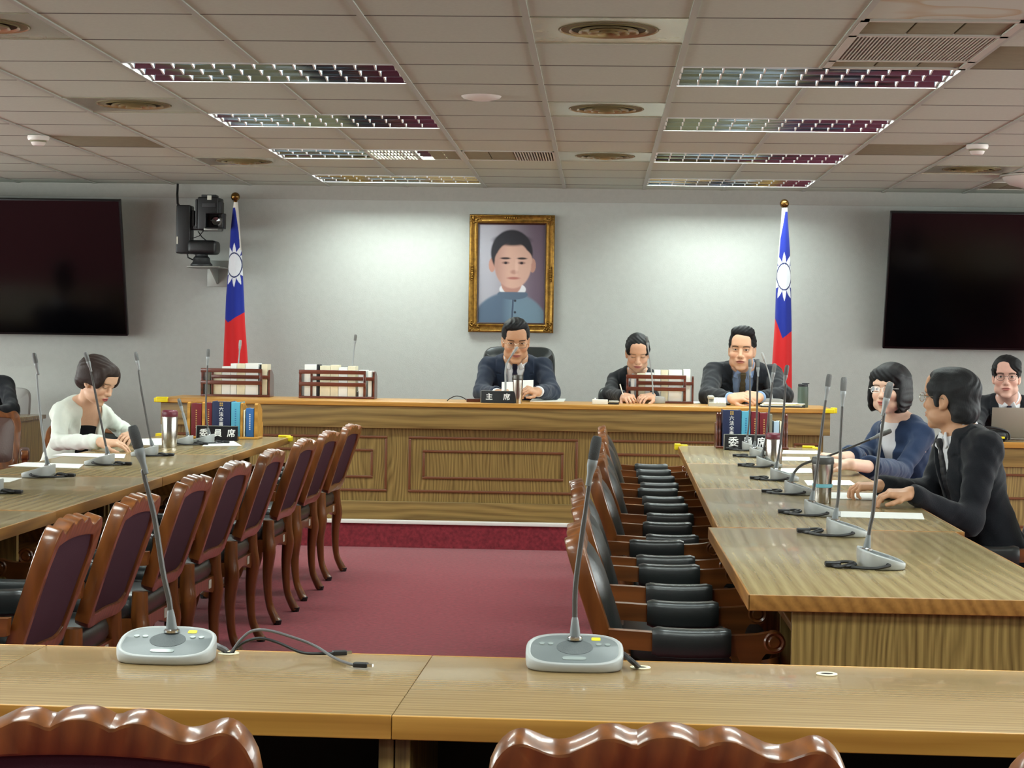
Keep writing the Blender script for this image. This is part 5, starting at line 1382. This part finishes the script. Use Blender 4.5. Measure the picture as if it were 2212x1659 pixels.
def person(lab, N, P, fwd, Hc, hf, elb, wri, hands, base, s=1., hs=1., fem=False, tone=(206, 160, 134), lips=(170, 96, 88), brow=(50, 40, 38), eye=1., smile=0., roll=0., hair=None, hair_m='hair_black',
           top='suit', top_m='suit_navy', shirt_m='cloth_white', tie_m=None, trou_m='suit_navy', full=1., spec=None, vdepth=.33, cuffs=None, step=.0042, hstep=.0028, handstep=None, sleeve_end=0., knees=None, legs=True, spectacles=None):
    N, P, Hc = [np.asarray(v, float) for v in (N, P, Hc)]; org = np.array([P[0], P[1], base]); up = nrm(N-P)
    y = nrm(np.asarray(fwd, float)-up*np.dot(fwd, up)); x = np.cross(y, up); M = np.stack([x, y, up], 1)
    T = lambda a, b, c: N+M@(np.array([a, b, c])*s)
    HM = frame(hf, roll=roll)
    elb = [np.asarray(e, float) for e in elb]; wri = [np.asarray(e, float) for e in wri]
    shx, shz, ff = (.150, -.092, .85) if fem else (.172, -.078, 1.)
    sh = [T(-shx, -.015, shz), T(shx, -.015, shz)]           # left (-x) and right (+x)
    # ---- body
    B = Field()
    face_field(B, Hc, HM, hs, fem, smile, full)
    nr = (.046 if fem else .054)*hs
    B.cone(Hc+HM@(V3(0, -.022, -.055)*hs), T(0, -.012, -.01), nr, nr*1.06, k=.025)
    B.ell(T(0, -.01, -.035), V3(.10, .065, .05)*s, M, k=.04)
    B.ell(T(0, -.005, -.16), V3(.145, .088, .17)*s, M, k=.05); B.ell(T(0, 0, -.38), V3(.135, .095, .17)*s, M, k=.05)
    for i in (0, 1):
        B.cone(T((-.06, .06)[i], -.012, -.045), sh[i], .045*s, .045*s, k=.03)
        B.cone(sh[i], elb[i], .042*s, .036*s, k=.02); B.cone(elb[i], wri[i], .036*s, .0265*s, k=.012)
        hd = hands[i]; hand(B, wri[i], hd[0], hd[1], hd[2], *hd[3:])
    foc = [(Hc, V3(.12, .12, .135)*hs, hstep)]
    if handstep:
        for i in (0, 1): foc.append((wri[i]+nrm(hands[i][0])*.08, V3(.11, .11, .07), handstep))
    Vb, Fb = grow(B, step, foc)
    C = face_paint(Vb, Hc, HM, hs, tone, fem, lips, brow, eye, smile)
    body = vcol_mesh('person', Vb-org, Fb, C, 'skin', loc=tuple(org)); tag(body, lab, 'person')
    def part(name, F, st, m, focus=(), post=None):
        Vq, Fq = grow(F, st, focus, post); return vcol_mesh(name, Vq-org, Fq, None, m, body)
    # ---- shirt, collar, tie
    S = Field()
    S.ell(T(0, -.008, -.05), V3(.105, .078, .055)*s, M, k=.04)
    S.ell(T(0, 0, -.17), V3(.155*ff, .100, .18)*s, M, k=.05); S.ell(T(0, .002, -.38), V3(.145*ff, .106, .17)*s, M, k=.05)
    for i in (0, 1): S.cone(T((-.06, .06)[i], -.012, -.05), sh[i], .048*s, .043*s*ff, k=.03)
    nu = nrm(Hc+HM@(V3(0, -.022, -.055)*hs)-T(0, -.012, -.01))
    if top == 'low_top':                                            # black top under an open jacket, with a low neckline
        S = Field(); S.ell(T(0, 0, -.20), V3(.134, .100, .15)*s, M, k=.05); S.ell(T(0, .002, -.38), V3(.130, .106, .17)*s, M, k=.05)
        S.box(T(0, 0, .0), V3(.3, .3, .098)*s, M, .01, 's', .02)
    shirt = part('shirt' if top != 'low_top' else 'top', S, .0048, shirt_m)
    def front(zz, fld, x0=0.):
        ys = np.linspace(.02, .2, 120)*1.0; d = fld.at([T(x0, q, zz) for q in ys]); k = np.argmax(d > 0); return ys[k]
    if top in ('suit', 'open_suit', 'wide'):                        # collar: a band round the neck and two points
        K = Field(); a = T(0, -.012, -.018); hb = (.058 if top != 'wide' else .040)*s
        def band(X, Y, Z):
            h = (X-a[0])*nu[0]+(Y-a[1])*nu[1]+(Z-a[2])*nu[2]; px, py, pz = X-a[0]-h*nu[0], Y-a[1]-h*nu[1], Z-a[2]-h*nu[2]
            r = np.sqrt(px*px+py*py+pz*pz); fr = px*y[0]+py*y[1]+pz*y[2]; sd = np.abs(px*x[0]+py*x[1]+pz*x[2])
            d = np.maximum(np.abs(r-(nr+.007*s+.010*s*(1-h/hb)))-.0042*s, np.maximum(-h, h-(hb-.020*s*np.clip(fr/nr, 0, 1))))
            return np.maximum(d, np.where(fr > 0, (h-.014*s)*.6-sd*.55+.002, -1))
        K.fn(band, a-.11, a+.11, 'u', .003)
        if top != 'wide':
            for q in (-1, 1):
                p0 = T(q*.012, 0, .008); p0 = T(q*.014, front(.0, S, q*.014)+.007, .006); p1 = T(q*.046, front(-.045, S, q*.046)+.005, -.046)
                ay = nrm(p1-p0); ax = nrm(np.cross(ay, y)); Mc = np.stack([ax, ay, np.cross(ax, ay)], 1)
                K.box((p0+p1)/2-ax*0, V3(.016*s, .032*s, .0045*s), Mc, .004, k=.006)
        part('collar', K, .0028, shirt_m)
    if tie_m:
        Tt = Field(); pr = None
        Tt.box(T(0, front(-.030, S)+.007, -.024), V3(.0165, .010, .017)*s, M, .007, k=.006)
        for q in range(12):
            z0, z1 = -.05-.028*q, -.05-.028*(q+1); f0, f1 = front(z0, S)+.003, front(z1, S)+.003; w_ = .013+.0013*q
            c = (T(0, f0, z0)+T(0, f1, z1))/2; ax = nrm(T(0, f1, z1)-T(0, f0, z0)); Mz = np.stack([x, np.cross(-ax, x), -ax], 1)
            Tt.box(c, V3(w_*s, .005*s, .023*s), Mz, .004, k=.012)
        part('tie', Tt, .003, tie_m)
    # ---- jacket or dress
    J = Field(); g = .012
    J.ell(T(0, -.014, -.056), V3(.128, .085, .052)*s, M, k=.045)
    J.ell(T(0, -.004, -.17), V3(.172*ff, .116, .185)*s, M, k=.06); J.ell(T(0, .0, -.40), V3(.165, .122, .19)*s, M, k=.06)
    J.ell(T(0, .0, -.53), V3(.185, .135, .10)*s, M, k=.06)
    if fem: J.ell(T(0, .055, -.20), V3(.13, .07, .075)*s, M, k=.05)
    se = []
    for i in (0, 1):
        J.cone(T((-.05, .05)[i], -.016, -.05), sh[i]+up*.004, .056*s, .055*s*ff, k=.04)
        J.cone(sh[i], elb[i], .061*s*ff, .053*s*ff, k=.04)
        e = wri[i]+(elb[i]-wri[i])*sleeve_end; se.append(e)
        J.cone(elb[i], e+nrm(elb[i]-e)*.02, .056*s*ff, (.041 if top != 'wide' else .056)*s, k=.025)
    for i in (0, 1):                                                # cut the sleeve square at the cuff
        d = nrm(wri[i]-elb[i]); e = se[i]
        def cuff(X, Y, Z, d=d, e=e):
            h = (X-e[0])*d[0]+(Y-e[1])*d[1]+(Z-e[2])*d[2]; r2 = (X-e[0])**2+(Y-e[1])**2+(Z-e[2])**2
            return np.maximum(-h+.002, np.sqrt(r2)-.085)
        J.fn(cuff, e-.09, e+.09, 's', .003)
    if top in ('suit', 'open_suit', 'low_top', 'wide'):
        w0 = {'suit': .070, 'open_suit': .072, 'low_top': .070, 'wide': .066}[top]; wm = {'suit': .0, 'open_suit': .0, 'low_top': .022, 'wide': .006}[top]
        def vee(X, Y, Z):
            px = (X-N[0])*x[0]+(Y-N[1])*x[1]+(Z-N[2])*x[2]; py = (X-N[0])*y[0]+(Y-N[1])*y[1]+(Z-N[2])*y[2]; pz = (X-N[0])*up[0]+(Y-N[1])*up[1]+(Z-N[2])*up[2]
            t = np.clip((pz/s+vdepth)/vdepth, 0, 1.2); w_ = (wm+(w0-wm)*t**.75)*s
            if top == 'low_top': low = -1.
            else: low = -(pz/s+vdepth)*s
            return np.maximum(np.maximum(np.abs(px)-w_, -(py+.012*s)), low)
        lo, hi = N-.45*s, N+.2*s
        def lap(X, Y, Z):                                           # lapels: a raised band along the opening
            px = np.abs((X-N[0])*x[0]+(Y-N[1])*x[1]+(Z-N[2])*x[2]); py = (X-N[0])*y[0]+(Y-N[1])*y[1]+(Z-N[2])*y[2]; pz = ((X-N[0])*up[0]+(Y-N[1])*up[1]+(Z-N[2])*up[2])/s
            t = np.clip((pz+vdepth)/vdepth, 0, 1.2); w_ = (w0*t**.75)*s; width = (.052 if pz is None else 1)*(.012+.05*np.sin(np.clip(t, 0, 1)*2.4))*s
            m = (px < w_+width) & (py > -.03*s) & (pz < .03) & (pz > -vdepth) & ~((pz > -.085) & (pz < -.075) & (px > w_+width*.45))
            return np.where(m, -.0045, 0).astype(np.float32)
        J.fn(vee, lo, hi, 's', .004)
    else: lap = None
    J.cone(T(0, -.010, -.025), T(0, -.010, -.01)+nu*.08*s, nr+.017*s, nr+.030*s, 's', .006)
    def post(X, Y, Z):
        w_ = .0030*np.sin(52*X+38*Z+2.2*np.sin(37*Y+1.3))*np.sin(33*Z+17*Y+9*X)+.0030*np.sin(17*X-24*Y+21*Z+1.5*np.sin(30*X))+.0018*np.abs(np.sin(46*Y-60*Z+1.7*np.sin(40*X)))
        if lap is not None and top in ('suit', 'open_suit'): w_ = w_+lap(X, Y, Z)
        return w_.astype(np.float32)
    part({'suit': 'suit_jacket', 'open_suit': 'suit_jacket', 'low_top': 'jacket', 'wide': 'blouse', 'plain': 'jacket'}[top], J, .0052, top_m, (), post)
    if cuffs:
        for i in (0, 1):
            Cf = Field(); d = nrm(wri[i]-elb[i]); e = se[i]; Cf.cone(e-d*.04, e+d*.03, .0345*s, .0335*s)
            def end(X, Y, Z, d=d, e=e): h = (X-e[0])*d[0]+(Y-e[1])*d[1]+(Z-e[2])*d[2]; return .010-h
            Cf.fn(end, e-.09, e+.09, 's', .003); part('shirt_cuff', Cf, .0036, cuffs)
    # ---- trousers and shoes
    if legs:
        L_ = Field(); fl = nrm(V3(fwd[0], fwd[1], 0)); sd = V3(fl[1], -fl[0], 0); kn = []
        hp = [P-sd*.085*s, P+sd*.085*s]
        L_.ell(P, V3(.165, .13, .12)*s, frame(fl), k=.05)
        for i in (0, 1):
            k_ = hp[i]+fl*.43*s; k_[2] = base+.50; a_ = k_+fl*.03; a_[2] = base+.09
            L_.cone(hp[i], k_, .085*s, .065*s, k=.04); L_.cone(k_, a_, .064*s, .046*s, k=.03); kn.append(a_)
        part('trousers', L_, .011, trou_m)
        for i in (0, 1):
            h_ = Field(); a_ = kn[i].copy(); a_[2] = base+.045
            h_.ell(a_+fl*.06, V3(.045, .125, .042), frame(fl), k=.02); h_.cone(a_, a_+V3(0, 0, .05), .042, .042, k=.03)
            zf = base+.003; h_.fn(lambda X, Y, Z: Z-zf+0*X+0*Y, a_-.3, a_+.3, 's', .003)
            part('shoe', h_, .008, 'foot_black')
    # ---- hair
    if hair:
        Hf = Field(); hair(Hf, lambda p, r, op='u', k=.012: Hf.ell(Hc+HM@(V3(*p)*hs), V3(*r)*hs, HM, op, k*hs), lambda p, h, r=.01, op='s', k=.008: Hf.box(Hc+HM@(V3(*p)*hs), V3(*h)*hs, HM, r*hs, op, k*hs))
        part('hair', Hf, hstep*1.05, hair_m, (), lambda X, Y, Z: (.0016*np.sin(210*((X-Hc[0])*HM[0, 0]+(Y-Hc[1])*HM[1, 0])+6*np.sin(40*Z))*np.sin(23*Z+3)).astype(np.float32))
    if spectacles: glasses(body, org, Hc, HM, hs, *spectacles)
    return body

# hair by kind; E adds or cuts an ellipsoid, Bx cuts a box, both in head units (x side, y forward, z up)
def hair_combed(F, E, Bx):
    E((0, -.024, .040), (.0835, .103, .094)); E((0, .030, .098), (.066, .062, .036), k=.02); E((.020, .050, .100), (.05, .045, .030), k=.02)
    E((0, -.055, -.02), (.070, .062, .062), k=.02)
    E((0, .108, .000), (.0665, .075, .084), 's', .008); Bx((0, .10, -.09), (.2, .085, .085))
    for s in (-1, 1): E((s*.088, .012, -.022), (.030, .030, .040), 's', .006)
    Bx((0, 0, -.145), (.2, .3, .075))
def hair_tall(F, E, Bx):
    E((0, -.024, .044), (.0845, .102, .096)); E((0, .020, .112), (.070, .072, .040), k=.025); E((-.022, .046, .112), (.052, .046, .036), k=.02)
    E((0, -.055, -.02), (.070, .060, .058), k=.02)
    E((0, .112, -.004), (.0675, .080, .086), 's', .008); Bx((0, .10, -.09), (.2, .080, .085))
    for s in (-1, 1): E((s*.090, .010, -.026), (.030, .030, .042), 's', .006)
    Bx((0, 0, -.145), (.2, .3, .078))
def hair_tied(F, E, Bx):
    E((0, -.022, .040), (.0835, .103, .092)); E((0, .035, .088), (.062, .055, .036), k=.02); E((0, -.095, .0), (.045, .04, .045), k=.02)
    for s in (-1, 1): E((s*.058, .050, .050), (.026, .036, .046), k=.02)
    E((0, -.05, -.02), (.076, .062, .050), k=.02)
    E((.014, .118, -.020), (.060, .068, .074), 's', .010); E((.016, .118, .004), (.044, .060, .050), 's', .015)
    for s in (-1, 1): E((s*.092, .006, -.034), (.030, .03, .036), 's', .006)
    Bx((0, .1, -.10), (.2, .09, .09)); Bx((0, 0, -.135), (.2, .3, .075))
def hair_side(F, E, Bx):
    E((0, -.022, .042), (.0885, .107, .097)); E((-.010, .040, .084), (.077, .054, .048), k=.02); E((-.030, .072, .060), (.050, .028, .038), k=.015); E((.055, .055, .055), (.024, .030, .036), k=.015)
    E((0, -.055, -.02), (.074, .062, .062), k=.02)
    E((.038, .128, .018), (.022, .05, .040), 's', .008); E((0, .116, -.034), (.066, .070, .062), 's', .008); Bx((0, .10, -.10), (.2, .085, .088))
    for s in (-1, 1): E((s*.092, .010, -.028), (.030, .030, .042), 's', .006)
    Bx((0, 0, -.145), (.2, .3, .075))
def hair_short(F, E, Bx):
    E((0, -.024, .042), (.0845, .103, .093)); E((0, .030, .090), (.066, .060, .040), k=.02); E((0, -.060, -.035), (.073, .062, .074), k=.02)
    for s in (-1, 1): E((s*.062, .035, .045), (.024, .042, .045), k=.02); E((s*.0735, .022, -.002), (.010, .016, .030), k=.01)
    E((0, .124, .000), (.064, .070, .080), 's', .008); Bx((0, .11, -.09), (.2, .070, .082), .02)
    for s in (-1, 1): E((s*.088, -.004, -.014), (.024, .022, .036), 's', .006); E((s*.082, .014, -.066), (.040, .052, .034), 's', .012)
    Bx((0, 0, -.165), (.2, .3, .072))
def hair_bob_short(F, E, Bx):
    E((0, -.028, .044), (.0930, .112, .100)); E((0, .046, .080), (.080, .054, .050), k=.02); E((0, -.062, -.020), (.078, .064, .062), k=.02)
    for s in (-1, 1): E((s*.072, .052, .040), (.022, .038, .056), k=.015); E((s*.078, -.02, .012), (.020, .055, .040), k=.02)
    E((.010, .122, -.022), (.062, .072, .066), 's', .008); E((.02, .124, .002), (.046, .06, .054), 's', .012)
    for s in (-1, 1): E((s*.092, .008, -.040), (.040, .040, .030), 's', .008)
    Bx((0, .1, -.10), (.2, .095, .075)); Bx((0, 0, -.146), (.2, .3, .072), .02)
def hair_bob(F, E, Bx):
    E((0, -.028, .048), (.105, .124, .106)); E((0, .052, .074), (.088, .056, .056), k=.02)
    E((0, -.050, -.040), (.104, .098, .088), k=.05)
    for s in (-1, 1): E((s*.081, .028, -.030), (.021, .048, .080), k=.03)
    E((.030, .130, -.004), (.042, .068, .068), 's', .010); E((-.01, .124, -.040), (.062, .074, .060), 's', .010); E((0, .07, -.115), (.058, .095, .075), 's', .012)
    Bx((0, 0, -.195), (.2, .3, .080), .03)
HS = lambda d, b, th, c=(18, 28, 18), s=1., sp=4., tc=.3: (d, b, th, c, s, sp, tc)
# ---------------------------------------------------------------- the cast
def exec_chair(x, y, z, lab, rz=PI, top=1., skin='black_leather'):
    t = thing('office_chair', lab, 'chair', (x, y, z), rz, 'black office chairs behind the counter')
    MB().rbox(-.245, .245, -.25, .24, .40, .49, .035).build('seat', skin, t)
    m = MB(); vs = []; fs = []; nu = 40
    for r_, (g, d) in enumerate(((.0, -.02), (.6, -.02), (.94, -.01), (1.0, .02), (.97, .05), (.7, .062), (.0, .066))):
        for k, (a, b) in enumerate(stadium(.26*g, .31*g, nu, 7)): vs.append((a*(1-.10*max(0, -b)/.3), -.27-.12*(b+.3)+d, (.80+b) if top == 1. else .50+(b+.3)*top))
    for r_ in range(6):
        for k in range(nu): fs.append((r_*nu+k, r_*nu+(k+1) % nu, (r_+1)*nu+(k+1) % nu, (r_+1)*nu+k))
    m.add(vs, fs).build('backrest', skin, t, angle=60)
    for s in (-1, 1) if skin != 'black_leather' or top == 1. else ():
        MB().tube(smooth_path([(s*.25, -.22, .46), (s*.29, -.20, .58), (s*.29, -.10, .645), (s*.29, .12, .65)]), .018, 8).build('armrest', 'device_black', t)
    MB().lathe([(.0, .07), (.03, .07), (.03, .40), (.0, .40)], 14).build('column', 'steel_dark', t)
    m = MB()
    for k in range(5):
        a = 2*PI*k/5; m.tube([(0, 0, .10), (.27*math.cos(a), .27*math.sin(a), .055)], [.022, .014], 8); m.lathe([(.0, .0), (.02, .005), (.026, .026), (.02, .048), (.0, .052)], 10, (.27*math.cos(a), .27*math.sin(a), 0))
    m.build('star_base', 'device_black', t)
PZ = .166
def pelv(N, back, z): return (N[0]+back[0], N[1]+back[1], z)
# presiding man
N = at(1113, 772, 12.92); exec_chair(N.x+.0, 13.20, PZ, 'black leather office chair under the presiding man')
person('man in navy suit and glasses reading from papers below the portrait', N, (N.x, 13.12, PZ+.56), (.02, -1, 0), at(1114, 736, 12.66), (.10, -1, -.30), [at(1191, 848, 12.74), at(1040, 848, 12.74)], [at(1163, 846, 12.43), at(1073, 850, 12.43)],
       [HS((-.75, -.5, .15), (.5, -.3, .8), -1, (35, 40, 25), .95), HS((.75, -.5, .1), (-.4, -.3, .85), 1, (35, 40, 25), .95)], PZ, 1.08, 1.14, tone=(204, 158, 126), eye=.6, hair=hair_combed, tie_m='tie_navy', cuffs='cloth_white', vdepth=.36, spectacles=('glasses_metal', .024, .0175, .0012))
p = at(1113, 838, 12.36)
for k, (x0, x1, y0, y1, dy, lab) in enumerate(((1083, 1110, 825, 852, -.02, 'folded white paper held by the presiding man, beside the microphone'), (1128, 1152, 821, 850, 0, 'upright white sheet held by the presiding man'), (1127, 1155, 845, 857, -.02, 'lower white sheet held by the presiding man'))):
    a = at(x0, y1, 12.40+dy); b = at(x1, y0, 12.40+dy); c = (a+b)/2; hx, hz = (b.x-a.x)/2, (b.z-a.z)/2
    o = MB().add([(-hx, .01, -hz), (hx, .0, -hz), (hx, .03, hz), (-hx, .04, hz*.93), (-hx, .0112, -hz), (hx, .0012, -hz), (hx, .0312, hz), (-hx, .0412, hz*.93)], [(0, 1, 2, 3), (7, 6, 5, 4), (0, 4, 5, 1), (1, 5, 6, 2), (2, 6, 7, 3), (3, 7, 4, 0)]).build('paper_sheet', 'paper', smooth=False, loc=c)
    tag(o, lab, 'paper', 'papers in the hands of the presiding man')
# woman taking notes
N = at(1375, 800, 12.93); exec_chair(N.x, 13.28, PZ, 'black office chair under the woman taking notes', top=.55)
person('woman in black jacket looking down and writing behind the right booklet rack', N, (N.x, 13.16, PZ+.55), (0, -1, 0), at(1377, 762, 12.76), (.03, -1, -.42), [at(1434, 850, 12.78), at(1317, 850, 12.78)], [at(1408, 856, 12.52), at(1349, 857, 12.46)],
       [HS((-.6, -.8, -.05), (.1, -.2, 1), -1), HS((.35, -.9, -.05), (-.3, -.2, 1), 1, (40, 45, 30))], PZ, .98, .98, True, tone=(212, 166, 138), lips=(176, 100, 96), eye=.1, hair=hair_tied, top='open_suit', top_m='suit_black', vdepth=.27, trou_m='suit_black')
q = at(1346, 853, 12.42)
tag(MB().tube([(0, 0, -.0), (-.022, -.0, .07)], [.003, .004], 8).build('pen', 'plastic_white', loc=q), 'white pen in the hand of the woman taking notes', 'pen')
# man with clasped hands
N = at(1606, 788, 12.84); exec_chair(N.x, 13.22, PZ, 'black office chair under the man with clasped hands', top=.6)
person('man in black suit and olive tie with clasped hands on the counter', N, (N.x, 13.10, PZ+.56), (-.05, -1, 0), at(1603, 757, 12.68), (-.16, -1, -.06), [at(1692, 856, 12.60), at(1530, 856, 12.60)], [at(1643, 858, 12.36), at(1577, 860, 12.34)],
       [HS((-1, -.35, .12), (.1, -.6, .8), -1, (25, 30, 20), 1.08), HS((1, -.35, .12), (-.1, -.6, .8), 1, (25, 30, 20), 1.08)], PZ, 1.14, 1.10, tone=(218, 172, 142), eye=.7, roll=.03, hair=hair_tall, top_m='suit_black', shirt_m='cloth_pale_blue', tie_m='tie_olive', trou_m='suit_black', cuffs='cloth_pale_blue', vdepth=.40, full=1.06)
# man at the laptop
N = at(2180, 860, 12.42); exec_chair(N.x, 12.80, 0, 'black office chair under the man at the laptop', top=.55)
person('man in black suit and round glasses behind the laptop at the right edge', N, (N.x+.02, 12.68, .55), (-.15, -1, 0), at(2174, 816, 12.28), (-.22, -1, -.02), [at(2260, 935, 12.30), at(2108, 925, 12.25)], [at(2215, 940, 12.08), at(2112, 925, 12.02)],
       [HS((-.4, -.9, 0), (0, 0, 1), -1), HS((.25, -1, 0), (0, 0, 1), 1)], 0, 1.0, 1.07, tone=(222, 176, 158), lips=(184, 108, 100), eye=.85, hair=hair_side, top_m='suit_black', tie_m='tie_navy', trou_m='suit_black', vdepth=.34, spectacles=('glasses_dark', .0235, .019, .0011, 2.3))
# woman in the cream jacket
N = at(190, 868, 9.56)
person('woman in cream jacket with short dark hair reading at the left desks', N, (N.x-.17, N.y+.12, .55), (.74, -.67, 0), at(209, 824, 9.44), (.89, -.33, -.46), [at(264, 930, 9.86), at(128, 955, 9.28)], [atz(287, 940, .80), atz(216, 955, .795)],
       [HS((-.15, -1, -.08), (.3, 0, 1), -1, (15, 25, 15), .92), HS((1, .06, -.06), (0, -.2, 1), 1, (14, 22, 14), .95)], 0, .88, .90, True, tone=(224, 180, 150), lips=(178, 70, 78), eye=.1, roll=.02, hair=hair_bob_short, hair_m='hair_brown', top='low_top', top_m='jacket_cream', shirt_m='cloth_black', trou_m='jacket_cream', vdepth=.42, step=.0038, hstep=.0026, handstep=.003)
# woman in navy
N = at(1938, 902, 9.25)
person('woman in navy blouse with black bob and pale glasses, smiling at the right desks', N, (N.x+.10, N.y+.06, .55), (-.84, -.54, 0), at(1921, 845, 9.17), (-.50, -.86, .02), [at(1948, 1018, 8.98), at(1868, 985, 9.36)], [atz(1836, 1003, .80), atz(1816, 989, .80)],
       [HS((-1, .25, .05), (0, -.2, 1), -1, (25, 35, 20), .9), HS((-1, -.1, .1), (0, -.1, 1), 1, (35, 40, 25), .9)], 0, .98, .92, True, tone=(228, 188, 164), lips=(184, 96, 88), smile=1., eye=.8, hair=hair_bob, top='wide', top_m='dress_blue', trou_m='dress_blue', vdepth=.30, sleeve_end=.32, step=.0038, hstep=.0026, handstep=.003, spectacles=('glasses_pale', .024, .0155, .0014, 4.))
# man in black, turned away
N = at(2070, 930, 6.96)
person('man in black suit with glasses turned towards the woman in navy, hands on the desk', N, (N.x+.14, N.y+.0, .53), (-.97, -.22, 0), at(2054, 864, 6.96), (-.80, .60, .03), [at(2092, 1128, 6.72), at(2010, 1068, 7.12)], [atz(1968, 1066, .80), atz(1901, 1050, .80)],
       [HS((-1, -.02, -.02), (0, -.15, 1), -1, (20, 32, 22), .88), HS((-1, -.03, -.03), (0, -.1, 1), 1, (30, 40, 25), .88)], 0, .94, .90, tone=(206, 158, 124), hair=hair_short, hair_m='hair_grey', top_m='suit_black', tie_m='tie_black', trou_m='suit_black', vdepth=.36, step=.0036, hstep=.0024, handstep=.0026, cuffs=None, spectacles=('glasses_metal', .0235, .0175, .0013))
# person at the left edge
N = at(-42, 812, 13.30)
exec_chair(at(20, 880, 13.5).x-.23, 13.62, 0, 'light grey office chair with black arms at the left picture edge', top=.68, skin='grey_shell')
person('person in black jacket of whom only one sleeve shows at the left edge', N, (N.x, 13.46, .56), (.0, -1, 0), at(-44, 752, 13.2), (-.2, -1, -.1), [at(26, 886, 13.08), at(-118, 888, 13.08)], [at(-15, 891, 12.86), at(-80, 891, 12.86)],
       [HS((-.9, -.4, 0), (0, 0, 1), -1), HS((.9, -.4, 0), (0, 0, 1), 1)], 0, 1.0, 1.0, hair=hair_short, top_m='suit_black', tie_m=None, trou_m='suit_black', step=.006, hstep=.004)
